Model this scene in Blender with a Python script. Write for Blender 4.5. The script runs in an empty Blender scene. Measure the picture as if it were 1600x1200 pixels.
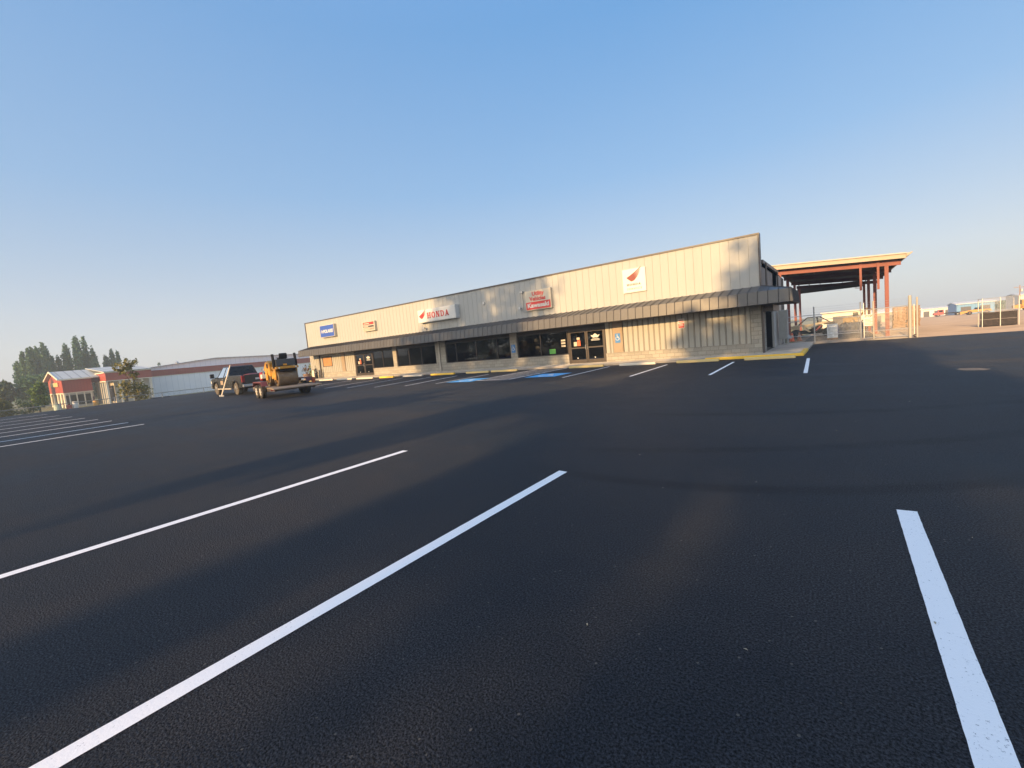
import bpy, math, random
import numpy as np
from mathutils import Vector, Matrix
R = math.radians
sc = bpy.context.scene
col = sc.collection

# ------------------------------------------------------------------ camera
cam = bpy.data.cameras.new("camera")
co = bpy.data.objects.new("camera", cam); col.objects.link(co)
cam.sensor_fit = 'HORIZONTAL'; cam.sensor_width = 36.0; cam.lens = 36 * 690 / 1600.0
cam.clip_start = 0.05; cam.clip_end = 20000
rt = Vector((0.80275013, 0.58912915, -0.09229885))
up = Vector((0.0225262, 0.12471248, 0.99193718))
fw = Vector((-0.59588992, 0.79835684, -0.08684212))
m = Matrix((rt, up, -fw)).transposed().to_4x4()
m.translation = (0, 0, 1.6)
co.matrix_world = m
sc.camera = co

# ------------------------------------------------------------------ light
SUN_EL, SUN_AZ = 13.0, 2.0            # sun stands behind the camera, travelling to +Y and a touch to +X
w = bpy.data.worlds.new("World"); sc.world = w; w.use_nodes = True
nt = w.node_tree; bg = nt.nodes['Background']
sky = nt.nodes.new('ShaderNodeTexSky'); sky.sky_type = 'NISHITA'; sky.sun_disc = False
sky.sun_elevation = R(SUN_EL); sky.sun_rotation = R(180 + SUN_AZ)
sky.air_density = 1.0; sky.dust_density = 1.2; sky.ozone_density = 2.0; sky.altitude = 0
# smoke in the air: the clear sky is veiled by a smoke tone that whitens and greys towards the horizon
SK, EXPO = 0.15, 0.9
wtc = nt.nodes.new('ShaderNodeTexCoord'); wsp = nt.nodes.new('ShaderNodeSeparateXYZ'); nt.links.new(wtc.outputs['Generated'], wsp.inputs[0])
rmp = nt.nodes.new('ShaderNodeValToRGB'); nt.links.new(wsp.outputs[2], rmp.inputs['Fac'])
stops = [(0.0, (.63, .635, .665)), (.10, (.585, .625, .70)), (.19, (.45, .565, .725)), (.32, (.285, .485, .765)), (.56, (.155, .385, .745)), (1.0, (.15, .42, .98))]
while len(rmp.color_ramp.elements) < len(stops): rmp.color_ramp.elements.new(0.5)
for e_, (p_, c_) in zip(rmp.color_ramp.elements, stops): e_.position = p_; e_.color = (*c_, 1)
vm = nt.nodes.new('ShaderNodeVectorMath'); vm.operation = 'SCALE'; vm.inputs['Scale'].default_value = 1 / (SK * 2 ** EXPO)
nt.links.new(rmp.outputs[0], vm.inputs[0])
# forward scattering: smoke glows on the sun's side of the sky (behind the camera)
dot = nt.nodes.new('ShaderNodeVectorMath'); dot.operation = 'DOT_PRODUCT'; nt.links.new(wtc.outputs['Generated'], dot.inputs[0])
dot.inputs[1].default_value = (-math.sin(R(SUN_AZ)) * math.cos(R(SUN_EL)), -math.cos(R(SUN_AZ)) * math.cos(R(SUN_EL)), math.sin(R(SUN_EL)))
gmr = nt.nodes.new('ShaderNodeMapRange'); gmr.interpolation_type = 'SMOOTHSTEP'; nt.links.new(dot.outputs['Value'], gmr.inputs[0])
gmr.inputs[1].default_value = 0.45; gmr.inputs[2].default_value = 1.0; gmr.inputs[3].default_value = 0.0; gmr.inputs[4].default_value = 1.0
glo = nt.nodes.new('ShaderNodeMixRGB'); nt.links.new(gmr.outputs[0], glo.inputs[0]); nt.links.new(vm.outputs[0], glo.inputs[1])
glo.inputs[2].default_value = (*[v / (SK * 2 ** EXPO) for v in (2.5, 2.35, 2.15)], 1)
gm2 = nt.nodes.new('ShaderNodeMapRange'); nt.links.new(dot.outputs['Value'], gm2.inputs[0])
gm2.inputs[1].default_value = -0.65; gm2.inputs[2].default_value = 0.7; gm2.inputs[3].default_value = 0.0; gm2.inputs[4].default_value = 0.22
gl2 = nt.nodes.new('ShaderNodeMixRGB'); nt.links.new(gm2.outputs[0], gl2.inputs[0]); nt.links.new(glo.outputs[0], gl2.inputs[1])
gl2.inputs[2].default_value = (*[v / (SK * 2 ** EXPO) for v in (.80, .82, .86)], 1)
mxs = nt.nodes.new('ShaderNodeMixRGB'); mxs.inputs[0].default_value = 0.86
nt.links.new(sky.outputs[0], mxs.inputs[1]); nt.links.new(gl2.outputs[0], mxs.inputs[2])
nt.links.new(mxs.outputs[0], bg.inputs[0]); bg.inputs[1].default_value = SK
sl = bpy.data.lights.new("sun", 'SUN'); sl.energy = 4.6; sl.angle = R(0.45); sl.color = (1.0, 0.62, 0.27)
so = bpy.data.objects.new("sun", sl); col.objects.link(so)
d = Vector((math.sin(R(SUN_AZ)) * math.cos(R(SUN_EL)), math.cos(R(SUN_AZ)) * math.cos(R(SUN_EL)), -math.sin(R(SUN_EL))))
so.rotation_euler = d.to_track_quat('-Z', 'Y').to_euler(); so.location = (0, -60, 40)
sc.view_settings.view_transform = 'Standard'; sc.view_settings.look = 'None'
sc.view_settings.exposure = EXPO; sc.view_settings.gamma = 1
sc.cycles.volume_bounces = 3; sc.cycles.max_bounces = 8; sc.cycles.transparent_max_bounces = 24

# ------------------------------------------------------------------ materials
_m = {}
def mat(name, c, rough=0.6, var=0.12, scale=3.0, bump=0.0, bscale=40.0, metal=0.0, spec=0.5, c2=None, streak=False):
    """procedural paint / stone / metal: base colour broken up by two noises, optional bump"""
    if name in _m: return _m[name]
    ma = bpy.data.materials.new(name); ma.use_nodes = True
    t = ma.node_tree; b = t.nodes['Principled BSDF']
    tc = t.nodes.new('ShaderNodeTexCoord')
    n1 = t.nodes.new('ShaderNodeTexNoise'); n1.inputs['Scale'].default_value = scale; n1.inputs['Detail'].default_value = 6
    n1.inputs['Roughness'].default_value = 0.65
    mpv = t.nodes.new('ShaderNodeMapping'); mpv.inputs['Scale'].default_value = (1, 1, .12 if streak else 1)
    t.links.new(tc.outputs['Object'], mpv.inputs['Vector']); t.links.new(mpv.outputs[0], n1.inputs['Vector'])
    rmp = t.nodes.new('ShaderNodeValToRGB')
    lo = [max(0, v * (1 - var)) for v in c] if c2 is None else list(c2)
    hi = [min(1, v * (1 + var)) for v in c] if c2 is None else list(c)
    rmp.color_ramp.elements[0].position = 0.32; rmp.color_ramp.elements[1].position = 0.68
    rmp.color_ramp.elements[0].color = (*lo, 1); rmp.color_ramp.elements[1].color = (*hi, 1)
    t.links.new(n1.outputs['Fac'], rmp.inputs['Fac']); t.links.new(rmp.outputs['Color'], b.inputs['Base Color'])
    b.inputs['Roughness'].default_value = rough; b.inputs['Metallic'].default_value = metal
    b.inputs['Specular IOR Level'].default_value = spec
    if rough >= .9: b.inputs['Diffuse Roughness'].default_value = 1.0
    if bump:
        n2 = t.nodes.new('ShaderNodeTexNoise'); n2.inputs['Scale'].default_value = bscale; n2.inputs['Detail'].default_value = 4
        t.links.new(tc.outputs['Object'], n2.inputs['Vector'])
        bp = t.nodes.new('ShaderNodeBump'); bp.inputs['Strength'].default_value = bump; bp.inputs['Distance'].default_value = 0.01
        t.links.new(n2.outputs['Fac'], bp.inputs['Height']); t.links.new(bp.outputs['Normal'], b.inputs['Normal'])
    _m[name] = ma
    return ma

def N(t, kind, **kw):
    n = t.nodes.new(kind)
    for k, v in kw.items():
        if k in n.inputs: n.inputs[k].default_value = v
        else: setattr(n, k, v)
    return n

def asphalt_material():
    ma = bpy.data.materials.new('asphalt'); ma.use_nodes = True
    t = ma.node_tree; b = t.nodes['Principled BSDF']; L = t.links.new
    tc = N(t, 'ShaderNodeTexCoord')
    agg = N(t, 'ShaderNodeTexVoronoi', Scale=85.0); L(tc.outputs['Object'], agg.inputs['Vector'])
    fine = N(t, 'ShaderNodeTexNoise', Scale=88.0, Detail=4.0, Roughness=0.78); L(tc.outputs['Object'], fine.inputs['Vector'])
    med = N(t, 'ShaderNodeTexNoise', Scale=1.3, Detail=7.0, Roughness=0.62, Distortion=0.4); L(tc.outputs['Object'], med.inputs['Vector'])
    big = N(t, 'ShaderNodeTexNoise', Scale=0.16, Detail=5.0, Roughness=0.55, Distortion=0.9); L(tc.outputs['Object'], big.inputs['Vector'])
    # roller passes: streaks along X
    mp = N(t, 'ShaderNodeMapping'); mp.inputs['Scale'].default_value = (0.05, 0.9, 1); L(tc.outputs['Object'], mp.inputs['Vector'])
    stk = N(t, 'ShaderNodeTexNoise', Scale=1.0, Detail=4.0, Distortion=0.5); L(mp.outputs['Vector'], stk.inputs['Vector'])
    a1 = N(t, 'ShaderNodeMath', operation='MULTIPLY_ADD'); a1.inputs[1].default_value = 0.55; L(big.outputs['Fac'], a1.inputs[0]); 
    a2 = N(t, 'ShaderNodeMath', operation='MULTIPLY_ADD'); a2.inputs[1].default_value = 0.25; L(med.outputs['Fac'], a2.inputs[0])
    a3 = N(t, 'ShaderNodeMath', operation='MULTIPLY'); a3.inputs[1].default_value = 0.25; L(stk.outputs['Fac'], a3.inputs[0])
    L(a3.outputs[0], a2.inputs[2]); L(a2.outputs[0], a1.inputs[2])
    r1 = N(t, 'ShaderNodeValToRGB'); e = r1.color_ramp.elements
    e[0].position = 0.40; e[0].color = (0.0108, 0.0168, 0.0262, 1); e[1].position = 0.62; e[1].color = (0.038, 0.040, 0.0455, 1)
    L(a1.outputs[0], r1.inputs['Fac'])
    r2 = N(t, 'ShaderNodeValToRGB'); e = r2.color_ramp.elements
    e[0].position = 0.42; e[0].color = (0.12, 0.12, 0.13, 1); e[1].position = 0.63; e[1].color = (2.3, 2.25, 2.2, 1)
    L(fine.outputs['Fac'], r2.inputs['Fac'])
    mx = N(t, 'ShaderNodeMixRGB', blend_type='MULTIPLY'); mx.inputs[0].default_value = 1
    L(r1.outputs[0], mx.inputs[1]); L(r2.outputs[0], mx.inputs[2])
    # scattered pale grit: a few aggregate cells are bare stone
    gv = N(t, 'ShaderNodeTexVoronoi', Scale=38.0); L(tc.outputs['Object'], gv.inputs['Vector'])
    gs = N(t, 'ShaderNodeSeparateColor'); L(gv.outputs['Color'], gs.inputs[0])
    g1 = N(t, 'ShaderNodeMath', operation='GREATER_THAN'); g1.inputs[1].default_value = .988; L(gs.outputs[0], g1.inputs[0])
    g2 = N(t, 'ShaderNodeMath', operation='LESS_THAN'); g2.inputs[1].default_value = .26; L(gv.outputs['Distance'], g2.inputs[0])
    g3 = N(t, 'ShaderNodeMath', operation='MULTIPLY'); L(g1.outputs[0], g3.inputs[0]); L(g2.outputs[0], g3.inputs[1])
    gm = N(t, 'ShaderNodeMixRGB'); L(g3.outputs[0], gm.inputs[0]); L(mx.outputs[0], gm.inputs[1]); gm.inputs[2].default_value = (.11, .105, .095, 1)
    mx = gm
    # scuffed arcs left by turning tyres
    sp = N(t, 'ShaderNodeSeparateXYZ'); L(tc.outputs['Object'], sp.inputs[0]); last = mx.outputs[0]
    for (ax, ay, ar, aw) in ((-2.0, 9.6, 5.1, .16), (-4.2, 14.9, 9.3, .18), (-3.0, 17.5, 9.0, .2)):
        dx = N(t, 'ShaderNodeMath', operation='SUBTRACT'); L(sp.outputs[0], dx.inputs[0]); dx.inputs[1].default_value = ax
        dy = N(t, 'ShaderNodeMath', operation='SUBTRACT'); L(sp.outputs[1], dy.inputs[0]); dy.inputs[1].default_value = ay
        cv = N(t, 'ShaderNodeCombineXYZ'); L(dx.outputs[0], cv.inputs[0]); L(dy.outputs[0], cv.inputs[1])
        ln = N(t, 'ShaderNodeVectorMath', operation='LENGTH'); L(cv.outputs[0], ln.inputs[0])
        df = N(t, 'ShaderNodeMath', operation='SUBTRACT'); L(ln.outputs['Value'], df.inputs[0]); df.inputs[1].default_value = ar
        ab = N(t, 'ShaderNodeMath', operation='ABSOLUTE'); L(df.outputs[0], ab.inputs[0])
        mr = N(t, 'ShaderNodeMapRange'); L(ab.outputs[0], mr.inputs[0]); mr.inputs[1].default_value = aw * .4; mr.inputs[2].default_value = aw; mr.inputs[3].default_value = 1; mr.inputs[4].default_value = 0
        mk = N(t, 'ShaderNodeMapRange'); L(sp.outputs[0], mk.inputs[0]); mk.inputs[1].default_value = -3.6; mk.inputs[2].default_value = -2.4
        mk2 = N(t, 'ShaderNodeMapRange'); L(sp.outputs[1], mk2.inputs[0]); mk2.inputs[1].default_value = ay + 1; mk2.inputs[2].default_value = ay - 1.5
        mq = N(t, 'ShaderNodeMath', operation='MULTIPLY'); L(mk.outputs[0], mq.inputs[0]); L(mk2.outputs[0], mq.inputs[1])
        mq2 = N(t, 'ShaderNodeMath', operation='MULTIPLY'); L(mq.outputs[0], mq2.inputs[0]); L(med.outputs['Fac'], mq2.inputs[1])
        ml = N(t, 'ShaderNodeMath', operation='MULTIPLY'); L(mr.outputs[0], ml.inputs[0]); L(mq2.outputs[0], ml.inputs[1])
        m2 = N(t, 'ShaderNodeMixRGB', blend_type='MULTIPLY'); L(ml.outputs[0], m2.inputs[0]); L(last, m2.inputs[1]); m2.inputs[2].default_value = (.5, .5, .52, 1); last = m2.outputs[0]
    L(last, b.inputs['Base Color'])
    rr = N(t, 'ShaderNodeMapRange'); rr.inputs[1].default_value = 0.4; rr.inputs[2].default_value = 0.65
    rr.inputs[3].default_value = 0.52; rr.inputs[4].default_value = 0.72
    L(a1.outputs[0], rr.inputs[0]); L(rr.outputs[0], b.inputs['Roughness'])
    b.inputs['Specular IOR Level'].default_value = 0.12; b.inputs['Diffuse Roughness'].default_value = 1.0
    hs = N(t, 'ShaderNodeMath', operation='MULTIPLY_ADD'); hs.inputs[1].default_value = -0.7
    L(agg.outputs['Distance'], hs.inputs[0]); L(fine.outputs['Fac'], hs.inputs[2])
    bp = N(t, 'ShaderNodeBump'); bp.inputs['Strength'].default_value = 1.0; bp.inputs['Distance'].default_value = 0.010
    L(hs.outputs[0], bp.inputs['Height']); L(bp.outputs[0], b.inputs['Normal'])
    return ma

def stripe_material(name, c, thr=0.40):
    """road paint on coarse asphalt: small dark pits show through, worn more in patches"""
    ma = bpy.data.materials.new(name); ma.use_nodes = True
    t = ma.node_tree; b = t.nodes['Principled BSDF']; L = t.links.new
    tc = N(t, 'ShaderNodeTexCoord')
    n = N(t, 'ShaderNodeTexNoise', Scale=70.0, Detail=3.0, Roughness=0.7); L(tc.outputs['Object'], n.inputs['Vector'])
    n2 = N(t, 'ShaderNodeTexNoise', Scale=3.0, Detail=4.0); L(tc.outputs['Object'], n2.inputs['Vector'])
    ad = N(t, 'ShaderNodeMath', operation='MULTIPLY_ADD'); ad.inputs[1].default_value = 0.22; L(n2.outputs['Fac'], ad.inputs[0]); L(n.outputs['Fac'], ad.inputs[2])
    r = N(t, 'ShaderNodeValToRGB'); e = r.color_ramp.elements
    e[0].position = thr; e[0].color = (0.26, 0.26, 0.265, 1); e[1].position = thr + 0.08; e[1].color = (*c, 1)
    L(ad.outputs[0], r.inputs['Fac']); L(r.outputs[0], b.inputs['Base Color'])
    b.inputs['Roughness'].default_value = 0.55
    bp = N(t, 'ShaderNodeBump'); bp.inputs['Strength'].default_value = 0.5; bp.inputs['Distance'].default_value = 0.004
    L(n.outputs['Fac'], bp.inputs['Height']); L(bp.outputs[0], b.inputs['Normal'])
    return ma

def block_material(name, c, mortar, bw=0.4, bh=0.2):
    ma = bpy.data.materials.new(name); ma.use_nodes = True
    t = ma.node_tree; b = t.nodes['Principled BSDF']; L = t.links.new
    tc = N(t, 'ShaderNodeTexCoord'); sp = N(t, 'ShaderNodeSeparateXYZ'); L(tc.outputs['Object'], sp.inputs[0])
    ad = N(t, 'ShaderNodeMath', operation='ADD'); L(sp.outputs[0], ad.inputs[0]); L(sp.outputs[1], ad.inputs[1])
    cb = N(t, 'ShaderNodeCombineXYZ'); L(ad.outputs[0], cb.inputs[0]); L(sp.outputs[2], cb.inputs[1])
    br = N(t, 'ShaderNodeTexBrick', Scale=1.0); L(cb.outputs[0], br.inputs['Vector'])
    br.inputs['Brick Width'].default_value = bw; br.inputs['Row Height'].default_value = bh; br.inputs['Mortar Size'].default_value = 0.012
    br.inputs['Color1'].default_value = (*[v * 0.86 for v in c], 1); br.inputs['Color2'].default_value = (*[v * 1.12 for v in c], 1)
    br.inputs['Mortar'].default_value = (*mortar, 1)
    n = N(t, 'ShaderNodeTexNoise', Scale=26.0, Detail=5.0); L(tc.outputs['Object'], n.inputs['Vector'])
    r = N(t, 'ShaderNodeValToRGB'); r.color_ramp.elements[0].color = (0.75, 0.75, 0.75, 1); r.color_ramp.elements[1].color = (1.2, 1.2, 1.2, 1)
    L(n.outputs['Fac'], r.inputs['Fac'])
    mx = N(t, 'ShaderNodeMixRGB', blend_type='MULTIPLY'); mx.inputs[0].default_value = 1
    L(br.outputs['Color'], mx.inputs[1]); L(r.outputs[0], mx.inputs[2]); L(mx.outputs[0], b.inputs['Base Color'])
    b.inputs['Roughness'].default_value = 0.9
    bp = N(t, 'ShaderNodeBump'); bp.inputs['Strength'].default_value = 0.6; bp.inputs['Distance'].default_value = 0.012; bp.invert = True
    L(br.outputs['Fac'], bp.inputs['Height']); L(bp.outputs[0], b.inputs['Normal'])
    return ma

def rib_material(name, c, dark, pitch, axis=0, duty=0.12):
    """ribbed sheet metal far away: real pitch, each groove a darker line in the colour"""
    ma = bpy.data.materials.new(name); ma.use_nodes = True
    t = ma.node_tree; b = t.nodes['Principled BSDF']; L = t.links.new
    tc = N(t, 'ShaderNodeTexCoord'); sp = N(t, 'ShaderNodeSeparateXYZ'); L(tc.outputs['Object'], sp.inputs[0])
    mu = N(t, 'ShaderNodeMath', operation='DIVIDE'); mu.inputs[1].default_value = pitch; L(sp.outputs[axis], mu.inputs[0])
    fr = N(t, 'ShaderNodeMath', operation='FRACT'); L(mu.outputs[0], fr.inputs[0])
    lt = N(t, 'ShaderNodeMath', operation='LESS_THAN'); lt.inputs[1].default_value = duty; L(fr.outputs[0], lt.inputs[0])
    n = N(t, 'ShaderNodeTexNoise', Scale=0.5, Detail=5.0); L(tc.outputs['Object'], n.inputs['Vector'])
    r = N(t, 'ShaderNodeValToRGB'); r.color_ramp.elements[0].color = (*[v * .9 for v in c], 1); r.color_ramp.elements[1].color = (*[min(1, v * 1.08) for v in c], 1)
    L(n.outputs['Fac'], r.inputs['Fac'])
    mx = N(t, 'ShaderNodeMixRGB'); mx.inputs[2].default_value = (*dark, 1); L(lt.outputs[0], mx.inputs[0]); L(r.outputs[0], mx.inputs[1])
    L(mx.outputs[0], b.inputs['Base Color']); b.inputs['Roughness'].default_value = 0.5
    return ma

def glass_material(name, tint, rough=0.02):
    ma = bpy.data.materials.new(name); ma.use_nodes = True
    t = ma.node_tree; t.nodes.clear(); L = t.links.new
    o = N(t, 'ShaderNodeOutputMaterial'); mix = N(t, 'ShaderNodeMixShader')
    tr = N(t, 'ShaderNodeBsdfTransparent'); tr.inputs[0].default_value = (*tint, 1)
    gl = N(t, 'ShaderNodeBsdfGlossy'); gl.inputs['Roughness'].default_value = rough; gl.inputs[0].default_value = (.9, .92, .95, 1)
    fr = N(t, 'ShaderNodeFresnel', IOR=1.5)
    tc = N(t, 'ShaderNodeTexCoord'); n = N(t, 'ShaderNodeTexNoise', Scale=0.7, Detail=1.0); L(tc.outputs['Object'], n.inputs['Vector'])
    bp = N(t, 'ShaderNodeBump'); bp.inputs['Strength'].default_value = 0.08; bp.inputs['Distance'].default_value = 0.02
    L(n.outputs['Fac'], bp.inputs['Height']); L(bp.outputs[0], gl.inputs['Normal'])
    L(fr.outputs[0], mix.inputs[0]); L(tr.outputs[0], mix.inputs[1]); L(gl.outputs[0], mix.inputs[2]); L(mix.outputs[0], o.inputs[0])
    return ma

def leaf_material(name, c1, c2, scale=0.6):
    ma = bpy.data.materials.new(name); ma.use_nodes = True
    t = ma.node_tree; b = t.nodes['Principled BSDF']; L = t.links.new
    tc = N(t, 'ShaderNodeTexCoord'); n = N(t, 'ShaderNodeTexNoise', Scale=scale, Detail=5.0, Roughness=0.7); L(tc.outputs['Object'], n.inputs['Vector'])
    r = N(t, 'ShaderNodeValToRGB'); e = r.color_ramp.elements
    e[0].position = .36; e[0].color = (*c1, 1); e[1].position = .64; e[1].color = (*c2, 1)
    L(n.outputs['Fac'], r.inputs['Fac']); L(r.outputs[0], b.inputs['Base Color']); b.inputs['Roughness'].default_value = 0.6
    b.inputs['Specular IOR Level'].default_value = 0.25
    tl = N(t, 'ShaderNodeBsdfTranslucent'); L(r.outputs[0], tl.inputs[0])
    ms = N(t, 'ShaderNodeMixShader'); ms.inputs[0].default_value = 0.25
    o = t.nodes['Material Output']; L(b.outputs[0], ms.inputs[1]); L(tl.outputs[0], ms.inputs[2]); L(ms.outputs[0], o.inputs[0])
    return ma

M_ASPH = asphalt_material()
M_WHITE = stripe_material('road_paint_white', (.90, .89, .87), .39)
M_BLUE = stripe_material('road_paint_blue', (.08, .42, .80), .36)
M_FADED = stripe_material('road_paint_faded', (.80, .79, .77), .42)
M_YELLOWK = stripe_material('kerb_paint_yellow', (.86, .54, .05), .34)
M_YELLOWOLD = stripe_material('kerb_paint_old_yellow', (.60, .45, .17), .44)
M_CREAMK = stripe_material('kerb_paint_cream', (.60, .55, .44), .40)
M_CONC = mat('concrete', (.33, .31, .28), .9, .16, 1.6, .3, 60)
M_CONCD = mat('old_concrete', (.25, .235, .21), .9, .22, 2.2, .3, 60)
M_GRAVEL = mat('gravel', (.25, .20, .155), .95, .22, .35, .6, 14)
M_GRASS = mat('dry_grass', (.16, .15, .07), .95, .4, .12, .7, 9, c2=(.075, .09, .035))
M_PARA = mat('parapet_panel', (.355, .365, .355), .62, .035, 2.2, .08, 30, streak=True)
M_SIDE = mat('siding_panel', (.36, .355, .32), .62, .06, 2.6, .05, 30, streak=True)
M_GROOVE = mat('panel_groove', (.20, .185, .16), .7, .1, 3)
M_TRIM = mat('dark_trim', (.075, .065, .062), .45, .15, 2)
M_CANOPY = mat('canopy_metal', (.075, .074, .074), .42, .14, 1.8, .04, 20, spec=.6, streak=True)
M_SOFFIT = mat('soffit', (.10, .085, .07), .8, .12, 2)
M_BLOCK = block_material('split_block', (.355, .335, .29), (.25, .235, .205))
M_FRAME = mat('bronze_frame', (.038, .031, .027), .4, .15, 4)
M_GLASS = glass_material('tinted_glass', (.52, .54, .54))
M_CARGLASS = glass_material('vehicle_glass', (.12, .13, .135))
M_INT = mat('showroom_inside', (.10, .095, .09), .9, .2, 1)
M_BLACK = mat('black_plastic', (.016, .016, .018), .85, .2, 6, spec=.25)
M_RUBBER = mat('tyre_rubber', (.028, .027, .026), .85, .25, 8, .3, 60)
M_DUSTRUB = mat('dusty_tyre', (.12, .105, .082), .9, .3, 6, .3, 40)
M_CHROME = mat('bright_metal', (.62, .61, .58), .28, .08, 5, metal=.9)
M_GALV = mat('galvanised_steel', (.45, .46, .46), .45, .1, 6, metal=.6)
M_SIGNW = mat('sign_white', (.60, .605, .585), .35, .03, 2)
M_SIGNC = mat('sign_cream', (.52, .48, .39), .4, .05, 2)
M_SIGNR = mat('sign_red', (.55, .035, .03), .35, .05, 2)
M_SIGNB = mat('sign_blue', (.035, .09, .40), .35, .05, 2)
M_ADA = mat('access_blue', (.04, .20, .52), .4, .06, 4)
M_GREYP = mat('sign_grey', (.06, .057, .055), .5, .1, 4)
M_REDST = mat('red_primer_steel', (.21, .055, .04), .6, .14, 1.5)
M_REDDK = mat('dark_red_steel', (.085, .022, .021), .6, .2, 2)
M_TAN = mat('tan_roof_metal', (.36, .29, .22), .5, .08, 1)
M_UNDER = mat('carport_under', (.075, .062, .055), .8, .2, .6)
M_BARN = rib_material('barn_red', (.30, .050, .035), (.22, .035, .026), .45, 1)
M_BARNX = rib_material('barn_red_front', (.34, .062, .040), (.25, .045, .03), .45, 0)
M_WHITEW = rib_material('white_ribbed', (.88, .89, .87), (.76, .78, .77), 1.1, 1)
M_ROOFG = rib_material('standing_seam_grey', (.47, .50, .49), (.24, .26, .26), 1.3, 1, .14)
M_CREAM = mat('cream_paint', (.72, .66, .52), .6, .05, 1)
M_WOOD = mat('weathered_wood', (.30, .19, .115), .85, .45, 7, .2, 30)
M_BARK = mat('bark', (.11, .085, .065), .95, .3, 3, .5, 18)
M_YEL = mat('machine_yellow', (.50, .245, .025), .5, .22, 4)
M_STEELB = mat('worn_drum_steel', (.17, .125, .075), .5, .3, 3, .15, 30, metal=.4)
M_TRUCK = mat('truck_grey', (.05, .049, .047), .25, .1, 1, metal=.55, spec=.6)
M_LENS = mat('red_lens', (.22, .012, .014), .2, .05, 4)
M_REDM = mat('red_enamel', (.30, .025, .025), .35, .08, 4)
M_ORANGE = mat('cone_orange', (.72, .13, .04), .5, .1, 6)
M_BOARD = mat('orange_board', (.42, .215, .085), .6, .12, 2)

# ------------------------------------------------------------------ mesh builder
class MB:
    def __init__(s): s.v = []; s.f = []
    def add(s, vs, fs):
        o = len(s.v); s.v += [tuple(v) for v in vs]; s.f += [tuple(i + o for i in f) for f in fs]; return s
    def box(s, x0, x1, y0, y1, z0, z1, mtx=None):
        vs = [Vector((x, y, z)) for z in (z0, z1) for y in (y0, y1) for x in (x0, x1)]
        if mtx is not None: vs = [mtx @ v for v in vs]
        return s.add(vs, [(0, 2, 3, 1), (4, 5, 7, 6), (0, 1, 5, 4), (2, 6, 7, 3), (0, 4, 6, 2), (1, 3, 7, 5)])
    def prism(s, pts, a0, a1, plane='xz', mtx=None):
        """2-D outline pushed from a0 to a1 along the axis missing from `plane`"""
        def p3(u, v, a):
            return Vector({'xz': (u, a, v), 'yz': (a, u, v), 'xy': (u, v, a)}[plane])
        n = len(pts); vs = [p3(u, v, a0) for u, v in pts] + [p3(u, v, a1) for u, v in pts]
        if mtx is not None: vs = [mtx @ v for v in vs]
        fs = [tuple(range(n - 1, -1, -1)), tuple(range(n, 2 * n))] + [(i, (i + 1) % n, n + (i + 1) % n, n + i) for i in range(n)]
        return s.add(vs, fs)
    def loft(s, rings, cap=True):
        n = len(rings[0]); vs = [v for r in rings for v in r]; fs = []
        for k in range(len(rings) - 1):
            for i in range(n):
                j = (i + 1) % n; fs.append((k * n + i, k * n + j, (k + 1) * n + j, (k + 1) * n + i))
        if cap: fs += [tuple(range(n - 1, -1, -1)), tuple(range((len(rings) - 1) * n, len(rings) * n))]
        return s.add(vs, fs)
    def tube(s, p0, p1, r, n=8, r1=None):
        p0, p1 = Vector(p0), Vector(p1); q = (p1 - p0).to_track_quat('Z', 'Y'); r1 = r if r1 is None else r1
        ring = lambda p, rr: [p + q @ Vector((rr * math.cos(2 * math.pi * i / n), rr * math.sin(2 * math.pi * i / n), 0)) for i in range(n)]
        return s.loft([ring(p0, r), ring(p1, r1)])
    def path(s, pts, r, n=6):
        for a, b in zip(pts, pts[1:]): s.tube(a, b, r, n)
        return s
    def lathe(s, prof, n=20, axis='z', c=(0, 0, 0)):
        rings = []
        for rr, h in prof:
            ring = []
            for i in range(n):
                a = 2 * math.pi * i / n; x, y = rr * math.cos(a), rr * math.sin(a)
                v = {'z': (x, y, h), 'y': (x, h, y), 'x': (h, x, y)}[axis]
                ring.append(Vector(v) + Vector(c))
            rings.append(ring)
        return s.loft(rings)
    def torus(s, c, R0, r, axis='y', n=24, k=8):
        vs = []
        for i in range(n):
            a = 2 * math.pi * i / n
            for j in range(k):
                b = 2 * math.pi * j / k; rr = R0 + r * math.cos(b); x, z, y = rr * math.cos(a), rr * math.sin(a), r * math.sin(b)
                v = {'y': (x, y, z), 'z': (x, z, y), 'x': (y, x, z)}[axis]; vs.append(Vector(c) + Vector(v))
        fs = [(i * k + j, ((i + 1) % n) * k + j, ((i + 1) % n) * k + (j + 1) % k, i * k + (j + 1) % k) for i in range(n) for j in range(k)]
        return s.add(vs, fs)
    def build(s, name, ma, parent=None, bevel=0, smooth=False, mtx=None):
        me = bpy.data.meshes.new(name); me.from_pydata([tuple(v) for v in s.v], [], s.f); me.update()
        o = bpy.data.objects.new(name, me); col.objects.link(o); me.materials.append(ma)
        if parent is not None: o.parent = parent
        if mtx is not None: o.matrix_local = mtx
        if smooth:
            for p in me.polygons: p.use_smooth = True
        if bevel:
            b = o.modifiers.new('bevel', 'BEVEL'); b.width = bevel; b.segments = 2; b.limit_method = 'ANGLE'; b.angle_limit = R(35)
        return o

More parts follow.
